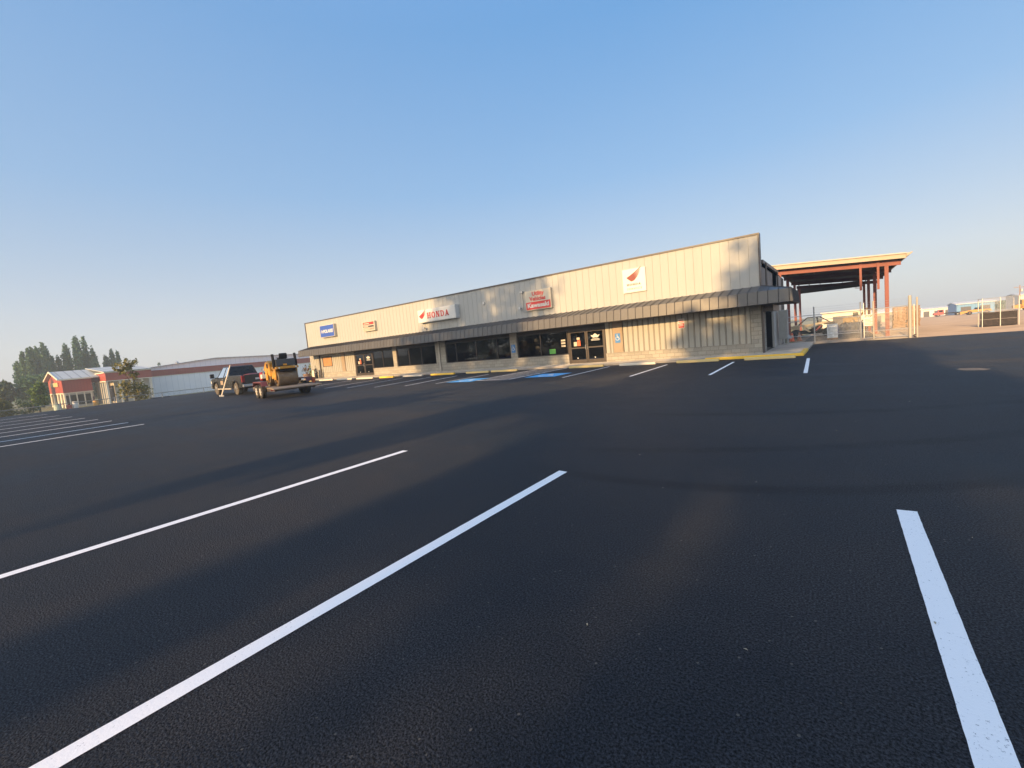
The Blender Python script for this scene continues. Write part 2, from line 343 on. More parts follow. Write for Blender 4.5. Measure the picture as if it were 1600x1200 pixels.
def tag(o, label, cat, group=None, kind=None):
    if label: o['label'] = label
    if cat: o['category'] = cat
    if group: o['group'] = group
    if kind: o['kind'] = kind
    return o
def thing(name, label, cat, loc=(0, 0, 0), rz=0, group=None):
    o = bpy.data.objects.new(name, None); col.objects.link(o); o.location = loc; o.rotation_euler = (0, 0, rz); o.empty_display_size = .3
    return tag(o, label, cat, group)
def structure(o): o['kind'] = 'structure'; return o
def copy_tree(o, parent=None):
    c = o.copy(); col.objects.link(c)
    if parent is not None: c.parent = parent
    for ch in [x for x in bpy.data.objects if x.parent == o]: copy_tree(ch, c)
    return c

def text_mesh(s, size, mtx, depth=.012, bold=0.0, shear=0.0, space=1.0, align='CENTER', name='lettering', ma=None, parent=None, width=None):
    """letters as solid geometry; local x = reading direction, local y = up"""
    cu = bpy.data.curves.new('t', 'FONT'); cu.body = s; cu.size = size; cu.extrude = depth / 2; cu.offset = bold; cu.shear = shear
    cu.space_character = space; cu.align_x = align; cu.align_y = 'CENTER'; cu.resolution_u = 3
    to = bpy.data.objects.new('t', cu); col.objects.link(to)
    dg = bpy.context.evaluated_depsgraph_get(); me = bpy.data.meshes.new_from_object(to.evaluated_get(dg))
    bpy.data.objects.remove(to); me.name = name
    if width:
        xs = [v.co.x for v in me.vertices]; k = width / (max(xs) - min(xs))
        for v in me.vertices: v.co.x *= k
    me.transform(mtx); me.materials.clear(); me.materials.append(ma)
    o = bpy.data.objects.new(name, me); col.objects.link(o)
    if parent is not None: o.parent = parent
    return o
def on_wall(x, y, z):      # faces -Y
    return Matrix.Translation((x, y, z)) @ Matrix.Rotation(R(90), 4, 'X')

# ------------------------------------------------------------------ ground
YF = 24.33          # shop facade
def ground_z(x, y):
    a = 0.0
    if x < -45.0: a = -min(2.45, .55 * min(1, (-45.0 - x) / .9) + max(0, -46 - x) * .13)
    b = -max(0, min(y, 260) - 42) * .012 if y > 42 else 0
    return min(a, b if x > -45 else b * .3) if a < 0 else b
xs = [-4000, -1200, -500, -250, -160, -120, -90, -70, -62, -58, -54, -50, -48, -46.6, -46.2, -45.8, -45.4, -45.05, -45, -30, -10, 0, 10, 20, 40, 70, 120, 250, 500, 1200, 4000]
ys = [-4000, -1000, -300, -120, -60, -34, -20, -10, 0, 10, 20, 30, 36, 42, 50, 60, 80, 110, 150, 200, 260, 400, 900, 4000]
g = MB(); nx = len(xs)
g.add([(x, y, ground_z(x, y) - .035) for y in ys for x in xs], [(j * nx + i, j * nx + i + 1, (j + 1) * nx + i + 1, (j + 1) * nx + i) for j in range(len(ys) - 1) for i in range(nx - 1)])
structure(g.build('ground', M_GRASS))
# gravel yard behind and to the right (follows the same fall)
g = MB(); xx = [-2.5, 0, 10, 20, 40, 70, 120, 250]; yy = [32.2, 36, 42, 50, 60, 80, 110, 150, 200, 260]
g.add([(x, y, ground_z(x, y) - .015) for y in yy for x in xx], [(j * 8 + i, j * 8 + i + 1, (j + 1) * 8 + i + 1, (j + 1) * 8 + i) for j in range(len(yy) - 1) for i in range(7)])
structure(g.build('gravel_yard', M_GRAVEL))
# asphalt with a slightly ragged edge, 8 cm thick
rnd = random.Random(3)
edge = [(-44.9 + rnd.uniform(-.06, .06), y) for y in np.arange(30, -33, -1.0)] + [(60, -33)] + [(x, 32.35 + rnd.uniform(-.10, .10)) for x in np.arange(59, -1.2, -.6)] + [(-1.5, 30), (-44.9, 30)]
a = MB(); a.prism(edge[::-1], -.08, 0, 'xy'); structure(a.build('parking_lot', M_ASPH))
# side lane of older paving through the carport
a = MB(); a.box(-1.9, 2.0, 36.6, 52, -.2, -.008); a.build('old_paving', mat('old_asphalt', (.085, .08, .075), .9, .2, 1, .4, 40)); structure(bpy.data.objects['old_paving'])

# painted stripes
def sheet(name, pts, z, ma, parent=None):
    mb = MB(); mb.add([(x, y, z) for x, y in pts], [tuple(range(len(pts)))]); return mb.build(name, ma, parent)
def stripe(xf, yf, xb, yb, wd=.105):
    # sprayed edge: both long sides waver by a few millimetres
    n = max(4, int(math.hypot(xb - xf, yb - yf) / (.05 if wd > .11 and xf > -8 else .5))); rj = random.Random(int(xf * 97) + 5); jt = .0011 if xf > -8 else .006
    mb = MB()
    for k in range(n + 1):
        f = k / n; x, y = xf + (xb - xf) * f, yf + (yb - yf) * f; a, c = rj.uniform(-jt, jt), rj.uniform(-jt, jt)
        e1 = rj.uniform(-.012, .012) if k in (0, n) else 0
        mb.v += [(x - wd / 2 + a, y + e1, .004), (x + wd / 2 + c, y - e1 * .6, .004)]
        if k: mb.f.append((2 * k - 2, 2 * k - 1, 2 * k + 1, 2 * k))
    structure(mb.build('parking_line', M_WHITE))
stripe(.41, -.9, .405, 4.54, .125); stripe(-2.75, -.9, -2.76, 4.58, .122); stripe(-5.95, -.9, -5.91, 4.75, .122)
for x in (-20.2, -22.2, -24.6, -27.0, -29.6, -32.6, -36.1, -40.0): stripe(x, -1.2, x, 4.72, .13)
for xf, yf, xb, yb in ((-.8, 15.42, -.98, 21.1), (-3.5, 15.75, -3.66, 21.0), (-6.45, 16.2, -6.6, 21.3), (-9.7, 16.7, -9.8, 21.9),
                       (-16.75, 15.9, -16.9, 20.4), (-18.35, 15.2, -19.5, 20.4), (-20.6, 14.95, -21.9, 20.4), (-23.4, 15.05, -25.1, 20.7), (-26.05, 15.2, -27.5, 20.4), (-29.6, 15.3, -31.2, 20.6)):
    stripe(xf, yf, xb, yb)
# access bays: blue squares with the wheelchair mark, hatched aisle between
def wheelchair(cx, cy, s, z, ma, parent, wall=None):
    """seated figure in a wheel; in plan it reads from the bay's open end"""
    P = []
    def ring(x, y, r0, r1, a0, a1, n=14):
        for i in range(n):
            a, b = a0 + (a1 - a0) * i / n, a0 + (a1 - a0) * (i + 1) / n
            P.append([(x + r0 * math.cos(a), y + r0 * math.sin(a)), (x + r1 * math.cos(a), y + r1 * math.sin(a)), (x + r1 * math.cos(b), y + r1 * math.sin(b)), (x + r0 * math.cos(b), y + r0 * math.sin(b))])
    def bar(x0, y0, x1, y1, t):
        dx, dy = x1 - x0, y1 - y0; l = math.hypot(dx, dy); nx_, ny_ = -dy / l * t / 2, dx / l * t / 2
        P.append([(x0 + nx_, y0 + ny_), (x0 - nx_, y0 - ny_), (x1 - nx_, y1 - ny_), (x1 + nx_, y1 + ny_)])
    ring(-.06, .40, 0, .075, 0, 2 * math.pi); bar(-.05, .30, -.02, .0, .10); bar(-.03, .14, .18, .14, .06); bar(-.02, .02, .20, .02, .09)
    bar(.19, .04, .28, -.27, .085); bar(.26, -.27, .37, -.23, .07); ring(-.04, -.14, .22, .29, R(120), R(345))
    mb = MB()
    for q in P:
        vs = [(cx + u * s, cy + v * s, z) if wall is None else (cx + u * s, wall, cy + v * s) for u, v in q]
        mb.add(vs, [(0, 1, 2, 3)])
    return mb.build('wheelchair_mark', ma, parent)
for cx, cy in ((-11.35, 18.2), (-15.55, 17.1)):
    b = structure(sheet('access_square', [(cx - .85, cy - .85), (cx + .85, cy - .85), (cx + .85, cy + .85), (cx - .85, cy + .85)], .004, M_BLUE))
    wheelchair(cx, cy, 1.25, .007, M_WHITE, b)
hm = MB()
for x in (-14.8, -12.65): hm.add([(x - .05, 16.7, .004), (x + .05, 16.7, .004), (x + .05, 22.4, .004), (x - .05, 22.4, .004)], [(0, 1, 2, 3)])
for k in range(8):
    y = 16.75 + k * .72; hm.add([(-14.73, y, .004), (-14.73, y + .12, .004), (-12.72, y + .72, .004), (-12.72, y + .60, .004)], [(0, 1, 2, 3)])
hm.add([(-14.73, 16.65, .004), (-12.72, 16.65, .004), (-12.72, 16.74, .004), (-14.73, 16.74, .004)], [(0, 1, 2, 3)])
structure(hm.build('hatched_aisle', M_FADED))
structure(sheet('patched_paving', [(2.3, 15.1), (2.42, 14.85), (2.7, 14.8), (2.88, 15.0), (2.75, 15.35), (2.4, 15.4)], .004, mat('worn_patch', (.10, .09, .08), .9, .3, 3, .4, 40)))

rl = random.Random(17); lm = MB()
for (x, y) in [(-1.17, 2.06), (.36, 2.9), (-.3, 7.6), (-.05, 7.5)] + [(rl.uniform(-9, 4), rl.uniform(.8, 14)) for _ in range(34)]:
    a_ = rl.uniform(0, 6.28); s_ = rl.uniform(.006, .018); c_, d_ = math.cos(a_) * s_, math.sin(a_) * s_
    lm.add([(x - c_, y - d_, .006), (x + d_ * .4, y - c_ * .4, .012), (x + c_, y + d_, .007), (x - d_ * .4, y + c_ * .4, .010)], [(0, 1, 2, 3)])
lo = lm.build('leaf_litter', mat('dry_leaf', (.42, .37, .27), .8, .3, 20)); lo['kind'] = 'stuff'; lo['label'] = 'scattered scraps of dry leaf and grit on the asphalt'; lo['category'] = 'litter'

# sidewalk along the shop, kerb paint at its right end
s = MB(); s.prism([(-43.6, 22.72), (-1.22, 22.72), (-1.22, 33.0), (-2.95, 33.0), (-2.95, 24.5), (-43.6, 24.5)], -.05, .12, 'xy')
structure(s.build('sidewalk', M_CONC, bevel=.015))
k = MB(); k.box(-5.2, -1.215, 22.70, 22.86, 0, .125); k.box(-1.38, -1.205, 22.865, 26.2, 0, .125)
structure(k.build('painted_kerb', M_YELLOWK, bevel=.01))
k = MB(); k.box(-1.2, 3.05, 32.42, 32.6, -.1, .07); structure(k.build('fence_kerb', M_CONC, bevel=.01))

# wheel stops
def wheel_stop(x, y, ma, label, L=1.9):
    n = 18; mb = MB(); prof = [(-.085, 0), (-.075, .07), (-.045, .115), (.045, .115), (.075, .07), (.085, 0)]
    mb.prism(prof, -L / 2, L / 2, 'yz'); mb.box(-L / 2 + .3, -L / 2 + .34, -.02, .02, .114, .122)
    o = mb.build('wheel_stop', ma, bevel=.012); o.location = (x, y, 0); o.rotation_euler = (0, 0, R(((x * 7.3) % 1.6) - .8))
    return tag(o, label, 'wheel stop', 'concrete wheel stops along the shop front')
wheel_stop(-2.4, 21.75, M_YELLOWOLD, 'pale yellow wheel stop nearest the painted corner of the sidewalk')
wheel_stop(-5.4, 22.05, M_YELLOWOLD, 'pale yellow wheel stop below the red and white wall notice')
wheel_stop(-8.35, 22.1, M_CREAMK, 'cream wheel stop just right of the double door by the utility sign')
wheel_stop(-11.3, 22.15, M_YELLOWOLD, 'yellow wheel stop at the head of the right blue access square', 2.1)
wheel_stop(-17.0, 22.1, M_YELLOWOLD, 'yellow wheel stop beside the left end of the hatched aisle', 2.05)
wheel_stop(-19.15, 22.0, M_YELLOWOLD, 'yellow wheel stop under the four-pane dark window, right of its middle', 1.95)
wheel_stop(-22.3, 21.9, M_YELLOWK, 'brighter yellow wheel stop in front of the downspout end of the long window', 2.3)
wheel_stop(-25.3, 21.8, M_CREAMK, 'cream wheel stop below the block pillar with the downspout', 2.1)
wheel_stop(-28.2, 21.7, M_YELLOWK, 'short bright yellow wheel stop below the three-pane window', 1.7)
wheel_stop(-31.0, 21.7, M_CREAMK, 'cream wheel stop below the two-pane window right of the left door', 2.2)
wheel_stop(-34.0, 21.8, M_CREAMK, 'cream wheel stop in front of the left glass doors', 2.2)
wheel_stop(-37.0, 21.9, M_CREAMK, 'cream wheel stop below the slim brown wall panel left of the doors', 2.2)
wheel_stop(-40.2, 22.0, M_YELLOWOLD, 'pale yellow wheel stop farthest left, near the barrel planter', 2.2)

# ------------------------------------------------------------------ the shop
X0, X1 = -43.7, -2.95
PT = 5.79
shop = thing('shop_building', 'long low shop with cream parapet, dark metal canopy and tinted windows', 'shop', (0, 0, 0))
# parapet: backing plus proud panels 0.42 m wide
b = MB(); b.box(X0, X1, YF + .012, YF + .30, 3.2, PT - .06)
par = b.build('parapet', mat('parapet_groove', (.29, .295, .28), .7, .1, 3), shop)
b = MB(); x = X0 + .02
while x < X1 - .05:
    b.box(x, min(x + .405, X1 - .01), YF - .004, YF + .013, 3.25, PT - .08); x += .42
b.build('parapet_panels', M_PARA, par, bevel=.006)
b = MB(); b.box(X0 - .06, X1 + .06, YF - .06, YF + .36, PT - .08, PT); b.box(X1 + .002, X1 + .06, YF - .06, YF + .36, 3.25, PT - .081); b.box(X0 - .06, X0 - .002, YF - .06, YF + .36, 3.25, PT - .081)
b.build('parapet_cap', M_TRIM, par)
# building mass behind, with showroom void
b = MB(); b.box(X0, X1, 34.0, 36.0, 0, 4.4); b.box(X0, X0 + .2, YF + .3, 34, 0, 4.4); b.box(X0, X1, YF + .3, 34, 4.3, 4.45)
b.box(-42, -10.6, 32.0, 32.2, .12, 2.9); b.box(X0 + .2, X1 - .2, YF + .02, 32, 2.75, 2.85); b.box(X0 + .2, X1 - .2, YF + .3, 32, .0, .13)
b.box(-10.7, -10.6, YF + .3, 32, .12, 2.75); b.build('showroom', M_INT, shop)
# lower wall sections: (x0,x1,z0,z1)
def siding(x0, x1, z0, z1, y=YF, pitch=.30):
    grv = MB(); pan = MB()
    grv.box(x0, x1, y + .035, y + .28, z0, z1)
    x = x0 + .01
    while x < x1 - .05:
        e = min(x + pitch - .045, x1 - .01); pan.prism([(x, y + .036), (x + .03, y), (e - .03, y), (e, y + .036)], z0, z1, 'xy'); x += pitch
    sw = grv.build('siding', M_GROOVE, shop); pan.build('siding_panels', M_SIDE, sw, bevel=.004)
siding(X0, -41.42, .62, 3.2); siding(-39.72, -38.1, .62, 3.2); siding(-37.52, -35.98, .62, 3.2)
siding(-41.40, -39.74, .62, 1.20); siding(-41.40, -39.74, 2.2, 3.2)
siding(-11.02, -10.55, .62, 3.2); siding(-9.92, -3.40, .62, 3.2)
bl = MB()
for x0, x1 in ((X0, -35.98), (-11.02, -3.40)):
    bl.box(x0, x1, YF - .03, YF + .28, .11, .54); bl.box(x0, x1, YF - .055, YF + .28, .542, .62)
for x0, x1 in ((-33.28, -13.52),):
    bl.box(x0, x1, YF - .02, YF + .28, .11, .62); bl.box(x0, x1, YF - .045, YF + .28, .622, .70)
bl.box(-3.398, X1, YF - .035, YF + 1.6, .11, 3.2)
bl.build('block_base', M_BLOCK, shop)
for x0, x1 in ((-30.44, -29.98), (-25.26, -24.18), (-17.98, -17.44)):
    pl = MB(); pl.box(x0, x1, YF - .03, YF + .28, .703, 3.2); pl.build('block_pillar', M_BLOCK, shop)
for x0, x1 in ((-38.08, -37.54), (-10.53, -9.94)):
    b = MB(); b.box(x0, x1, YF - .02, YF + .1, .625, 2.75); b.box(x0 + .05, x1 - .05, YF - .035, YF - .0202, .70, 2.45)
    b.build('wall_panel', mat('brown_panel', (.30, .235, .17), .6, .1, 2), shop)
# header above openings, behind canopy
b = MB(); b.box(-35.96, -11.04, YF + .05, YF + .28, 2.20, 3.2); b.build('header', M_FRAME, shop)
# windows
def window(x0, x1, mull, z0=.705, z1=2.195):
    fr = MB(); t = .055
    fr.box(x0, x1, YF + .02, YF + .12, z0, z0 + t); fr.box(x0, x1, YF + .02, YF + .12, z1 - t, z1)
    for x in [x0 + t / 2, x1 - t / 2] + mull: fr.box(x - t / 2, x + t / 2, YF + .022, YF + .118, z0 + t, z1 - t)
    f = fr.build('window', M_FRAME, shop)
    gl = MB(); e = [x0 + t] + sorted(mull) + [x1 - t]
    for a_, b_ in zip(e, e[1:]): gl.box(a_ + .028, b_ - .028, YF + .066, YF + .074, z0 + t, z1 - t)
    gl.build('pane', M_GLASS, f); return f
window(-33.28, -30.46, [-31.9]); window(-29.96, -25.28, [-28.45, -26.95]); wl = window(-24.16, -18.0, [-23.12, -21.12, -19.17]); window(-17.42, -13.54, [-15.57])
# orange boarded window on the left
b = MB(); b.box(-41.40, -39.74, YF + .0, YF + .10, 1.21, 2.19)
f = b.build('window', M_FRAME, shop); f['label'] = 'boarded window with an orange brown panel'
b = MB(); b.box(-41.25, -39.78, YF - .012, YF - .001, 1.25, 2.12); b.build('board', M_BOARD, f)
# double doors
def doors(x0, x1, deco):
    mid = (x0 + x1) / 2; fr = MB()
    fr.box(x0, x0 + .07, YF + .0, YF + .12, .12, 2.195); fr.box(x1 - .07, x1, YF + .0, YF + .12, .12, 2.195); fr.box(x0 + .07, x1 - .07, YF + .0, YF + .12, 2.11, 2.195)
    fo = fr.build('door_frame', mat('door_frame_bronze', (.06, .047, .038), .45, .1, 3), shop)
    for a_, b_, hs in ((x0 + .075, mid - .01, 1), (mid + .01, x1 - .075, -1)):
        dm = MB(); dm.box(a_, a_ + .09, YF + .03, YF + .09, .13, 2.10); dm.box(b_ - .09, b_, YF + .03, YF + .09, .13, 2.10)
        dm.box(a_ + .09, b_ - .09, YF + .03, YF + .09, .13, .34); dm.box(a_ + .09, b_ - .09, YF + .03, YF + .09, 2.0, 2.10); dm.box(a_ + .09, b_ - .09, YF + .03, YF + .09, 1.02, 1.10)
        dr = dm.build('door', mat('door_stile', (.05, .039, .032), .45, .1, 3), shop)
        gl = MB(); gl.box(a_ + .09, b_ - .09, YF + .056, YF + .064, .34, 1.02); gl.box(a_ + .09, b_ - .09, YF + .056, YF + .064, 1.10, 2.0); gl.build('pane', M_GLASS, dr)
        hx = b_ - .05 if hs == 1 else a_ + .05
        h = MB(); h.path([(hx, YF + .03, .95), (hx, YF - .04, .97), (hx, YF - .04, 1.2), (hx, YF + .03, 1.22)], .012); h.build('handle', M_CHROME, dr)
        h = MB(); h.box(a_ + .45, a_ + .52, YF + .045, YF + .054, .40, .47); h.build('sticker', M_SIGNW, dr)
        cx = (a_ + b_) / 2
        if hs == -1:     # white winged emblem with unreadable small lines below
            e = MB(); y = YF + .05
            e.prism([(cx - .30, 1.78), (cx - .16, 1.74), (cx - .10, 1.80), (cx, 1.86), (cx + .10, 1.80), (cx + .16, 1.74), (cx + .30, 1.78), (cx + .22, 1.66), (cx + .12, 1.60), (cx, 1.62), (cx - .12, 1.60), (cx - .22, 1.66)], y - .002, y + .002, 'xz')
            for q, wd in ((1.545, .22), (1.50, .30), (1.45, .27)): e.box(cx - wd, cx + wd, y - .002, y + .002, q - .012, q + .012)
            e.build('door_emblem', M_SIGNW, dr)
        else:
            y = YF + .05
            for (u0, u1, v0, v1, mm, nm) in ((.05, .25, 1.18, 1.52, M_ORANGE, 'orange_notice'), (-.20, .02, 1.18, 1.44, M_SIGNC, 'cream_notice'), (.02, .22, 1.56, 1.70, M_SIGNC, 'paper_notice')):
                e = MB(); e.box(cx + u0 - .1, cx + u1 - .1, y - .002, y + .002, v0, v1); e.build(nm, mm, dr)
doors(-35.96, -33.30, 0); doors(-13.50, -11.04, 1)
# stickers on the window next to the right door, each a part of that window
for z in (1.55, 1.38, 1.2): b = MB(); b.box(-14.05, -13.75, YF + .055, YF + .063, z, z + .11); b.build('paper_notice', M_SIGNC, shop)
b = MB(); b.box(-14.95, -14.5, YF + .055, YF + .063, .82, 1.12); b.build('green_notice', mat('green_paper', (.12, .42, .08), .6), shop)
# downspouts
b = MB(); b.box(-24.87, -24.74, YF - .13, YF - .035, .12, 2.4); b.build('downspout', mat('downspout_paint', (.45, .42, .37), .5, .08, 2), shop)
b = MB(); b.box(-41.85, -41.72, YF - .11, YF - .02, .12, 2.4); b.build('downspout', M_TRIM, shop)
# canopy: wraps the right corner
YB, XB = 22.80, -1.56
XL = -43.0
prof = [(0, 3.32), (1.46, 2.97), (1.53, 2.40), (1.45, 2.37)]
b = MB()
vs = []; nps = len(prof)
for o, z in prof: vs.append((XL, YF - o, z))
for o, z in prof: vs.append((X1 + o * .92, YF - o, z))
for o, z in prof: vs.append((X1 + o * .92, 27.2, z))
b.add(vs, [(j * nps + i, (j + 1) * nps + i, (j + 1) * nps + i + 1, j * nps + i + 1) for j in range(2) for i in range(nps - 1)])
b.add([(XL, YF - .01, 3.32), (XL, YF - 1.46, 2.97), (XL, YF - 1.53, 2.40), (XL, YF - 1.45, 2.37), (XL, YF - .01, 2.45)], [(0, 1, 2, 3, 4)])
b.add([(X1, 27.2, 3.32), (X1 + 1.46 * .92, 27.2, 2.97), (X1 + 1.53 * .92, 27.2, 2.40), (X1 + 1.45 * .92, 27.2, 2.37), (X1, 27.2, 2.45)], [(4, 3, 2, 1, 0)])
cn = b.build('canopy', M_CANOPY, shop)
b = MB()
def seam(p, q, t):
    p, q = Vector(p), Vector(q); mid = (q - p); b.tube(p, q, t, 4)
x = XL + .02
while x < X1 + 1.35:
    k = 1 if x <= X1 else 0
    st = (x, YF, 3.335) if k else (x, YF - (x - X1) / .92, 3.32 - (x - X1) / .92 * .24 + .015)
    seam(st, (x, YF - 1.465, 2.985), .017); seam((x, YF - 1.465, 2.985), (x, YF - 1.535, 2.40), .017); x += .405
y = YF - 1.1
while y < 27.2:
    k = YF - y; st = (X1, y, 3.335) if k < 0 else (X1 + k * .92, y, 3.32 - k * .24 + .015)
    seam(st, (X1 + 1.35, y, 2.985), .017); seam((X1 + 1.35, y, 2.985), (X1 + 1.415, y, 2.40), .017); y += .405
seam((X1, YF, 3.335), (X1 + 1.345, YF - 1.465, 2.985), .02); seam((X1 + 1.345, YF - 1.465, 2.985), (X1 + 1.41, YF - 1.535, 2.40), .02)
b.build('canopy_seams', mat('seam_metal', (.06, .056, .053), .5, .1, 2), cn)
b = MB(); b.box(XL, X1 + 1.3, YF - 1.44, YF + .02, 2.40, 2.45); b.box(X1 + .01, X1 + 1.3, YF + .03, 27.15, 2.40, 2.45); b.build('soffit', M_SOFFIT, cn)
b = MB(); b.box(X1 + .02, X1 + .5, YF + .1, 27.1, 2.1, 2.39); b.build('canopy_beam', M_TRIM, cn)
# right-hand side of the shop
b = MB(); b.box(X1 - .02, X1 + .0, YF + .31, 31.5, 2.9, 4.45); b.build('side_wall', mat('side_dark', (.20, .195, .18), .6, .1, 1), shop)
b = MB(); b.box(X1 - .1, X1 + .12, YF + .5, 31.6, 4.42, 4.58); b.tube((X1 + .14, 25.6, 4.5), (X1 + .14, 25.6, 3.3), .045); b.tube((X1 + .14, 30.8, 4.5), (X1 + .14, 30.8, 2.9), .045); b.build('gutter', M_TRIM, shop)
b = MB(); b.box(X1 + .005, X1 + .10, YF + .02, YF + .20, .12, 2.9); b.build('corner_post', M_TRIM, shop)
b = MB(); b.box(X1 - .55, X1 - .5, 26.0, 29.3, .12, 2.9); b.build('side_door', M_BLACK, shop)
b = MB(); b.box(X1 - .5, X1 - .09, 29.32, 29.5, .12, 2.9); b.build('door_return', M_BLACK, shop)
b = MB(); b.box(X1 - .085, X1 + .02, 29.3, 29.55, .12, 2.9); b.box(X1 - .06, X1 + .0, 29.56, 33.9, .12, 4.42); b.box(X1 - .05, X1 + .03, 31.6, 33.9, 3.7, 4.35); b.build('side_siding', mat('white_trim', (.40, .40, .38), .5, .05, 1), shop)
b = MB(); b.box(X1 - .5, X1, YF + 1.56, 26.0, .12, 2.9); b.build('side_pier', M_BLOCK, shop)

# small fixtures fixed to the facade
def floodlight(x, z, label):
    t = thing('floodlight', label, 'light', (x, YF - .01, z))
    a_ = MB(); a_.box(-.05, .05, -.03, 0, -.05, .05); a_.tube((0, -.03, 0), (0, -.22, .04), .014); a_.build('bracket', M_GALV, t)
    a_ = MB(); a_.prism([(-.20, -.05), (-.34, -.09), (-.34, .09), (-.20, .06)], -.10, .10, 'yz'); a_.build('lamp_head', M_GALV, t, bevel=.01); return t
floodlight(-16.75, 3.95, 'small grey floodlight on the parapet left of the utility sign')
floodlight(-26.0, 3.55, 'small grey floodlight under the long white sign, just above the canopy')
t = MB(); t.tube((0, 0, 0), (0, 0, 1.25), .025); t.box(-.10, .10, -.12, .05, 1.22, 1.34); t.tube((0, 0, .02), (.28, .0, -.06), .02)
tag(t.build('conduit_mast', M_GALV), 'grey conduit with square head against the left edge of utility sign', 'conduit').location = (-16.62, YF - .07, 3.72)
t = MB(); t.box(-.09, .09, -.08, 0, -.09, .09); t.tube((0, -.04, -.09), (0, -.04, -.22), .02); tag(t.build('junction_box', M_GALV, bevel=.01), 'small grey junction box on the bare parapet between two big signs', 'electrical box').location = (-19.95, YF - .005, 4.72)

# ------------------------------------------------------------------ signs on the parapet
def sign_box(name, label, x0, x1, z0, z1, dep, ma_face, ma_body, gap=.02):
    cx, cz = (x0 + x1) / 2, (z0 + z1) / 2
    t = thing(name, label, 'sign', (cx, YF - .005, cz)); w2, h2 = (x1 - x0) / 2, (z1 - z0) / 2
    b_ = MB(); b_.box(-w2, w2, -dep, 0, -h2, h2); b_.build('cabinet', ma_body, t, bevel=.012)
    f = MB(); f.box(-w2 + .045, w2 - .045, -dep - .012, -dep - .001, -h2 + .045, h2 - .045); f.build('face', ma_face, t)
    return t, w2, h2, -dep - .013
def wing(mb, ox, oz, s, y, flip=1):
    """six narrow swept feathers fanning to the upper right from a root at the lower left"""
    tips = [(1.0, .80), (.965, .655), (.91, .51), (.84, .37), (.75, .235), (.62, .11)]
    for k, tp in enumerate(tips):
        r0 = (.052 * k, .20 - .036 * k); dx, dy = tp[0] - r0[0], tp[1] - r0[1]; l = math.hypot(dx, dy)
        def cv(t): return (r0[0] + dx * t, r0[1] + dy * t - .035 * math.sin(math.pi * t))
        def lw(t):
            wd = .088 * (1 - t) ** .42 + .006; p = cv(t); return (p[0] + dy / l * wd, p[1] - dx / l * wd)
        T = (0, .15, .3, .45, .6, .75, .9, 1)
        for t0, t1 in zip(T, T[1:]):
            mb.prism([(ox + flip * u * s, oz + v * s) for u, v in (cv(t0), cv(t1), lw(t1), lw(t0))], y - .008 - .0012 * k, y - .0002 * k, 'xz')
def slab_word(mb, word, x0, z0, h, wl, gap, y, slab=True):
    """slab-serif capitals built from bars"""
    st = h * .22; th = h * .15; x = x0
    def bx(a, b_, c, d_): mb.box(x + a * wl, x + b_ * wl, y - .012, y, z0 + c * h, z0 + d_ * h)
    def quad(p): mb.prism([(x + u * wl, z0 + v * h) for u, v in p], y - .012, y, 'xz')
    for ch in word:
        s_ = .24
        if ch == 'H':
            bx(.08, .08 + s_, 0, 1); bx(.92 - s_, .92, 0, 1); bx(.08 + s_, .92 - s_, .42, .58)
            for a in (0, .60):
                for v in (0, .86): bx(a, a + .40, v, v + .14)
        elif ch == 'O':
            n = 20; ro = [(.5 + .5 * math.cos(2 * math.pi * i / n), .5 + .52 * math.sin(2 * math.pi * i / n)) for i in range(n)]
            ri = [(.5 + .24 * math.cos(2 * math.pi * i / n), .5 + .36 * math.sin(2 * math.pi * i / n)) for i in range(n)]
            for i in range(n): quad([ro[i], ro[(i + 1) % n], ri[(i + 1) % n], ri[i]])
        elif ch == 'N':
            bx(.10, .24, 0, 1); bx(.76, .90, 0, 1); quad([(.10, 1), (.40, 1), (.90, 0), (.60, 0)])
            bx(0, .36, 0, .13); bx(0, .2, .87, 1); bx(.64, 1, .87, 1)
        elif ch == 'D':
            bx(.08, .08 + s_, 0, 1); bx(0, .4, .86, 1); bx(0, .4, 0, .14)
            n = 10; ro = [(.4 + .56 * math.cos(math.pi * (i / n - .5)), .5 + .5 * math.sin(math.pi * (i / n - .5))) for i in range(n + 1)]
            ri = [(.4 + .30 * math.cos(math.pi * (i / n - .5)), .5 + .36 * math.sin(math.pi * (i / n - .5))) for i in range(n + 1)]
            for i in range(n): quad([ro[i], ro[i + 1], ri[i + 1], ri[i]])
        elif ch == 'A':
            quad([(.06, 0), (.30, 0), (.58, 1), (.42, 1)]); quad([(.66, 0), (.94, 0), (.60, 1), (.40, 1)]); bx(.28, .72, .26, .40); bx(-.02, .36, 0, .13); bx(.60, 1.02, 0, .13)
        x += wl * (1 + gap)
    return x
# long white sign
t, w2, h2, fy = sign_box('wall_sign', 'long white box sign with red wing and five red capital letters', -26.40, -22.35, 3.98, 4.95, .42, M_SIGNW, M_SIGNW)
mb = MB(); slab_word(mb, 'HONDA', -.95, -.22, .44, .40, .20, fy); mb.build('lettering', M_SIGNR, t)
mb = MB(); wing(mb, -1.86, -.13, .80, fy); mb.build('emblem', M_SIGNR, t)
# square white service sign
t, w2, h2, fy = sign_box('wall_sign', 'square thin white sign with large red wing over two small grey words', -9.68, -8.37, 3.90, 5.20, .09, M_SIGNW, M_SIGNW)
mb = MB(); wing(mb, -.42, .02, .86, fy); mb.build('emblem', mat('service_red', (.20, .025, .018), .5), t)
mb = MB(); slab_word(mb, 'HONDA', -.42, -.27, .115, .135, .22, fy); mb.build('lettering', M_GREYP, t)
text_mesh('SERVICE', .16, on_wall(0, fy - .006, -.45), .012, .0, .15, 1.5, ma=M_GREYP, parent=t, width=.86)
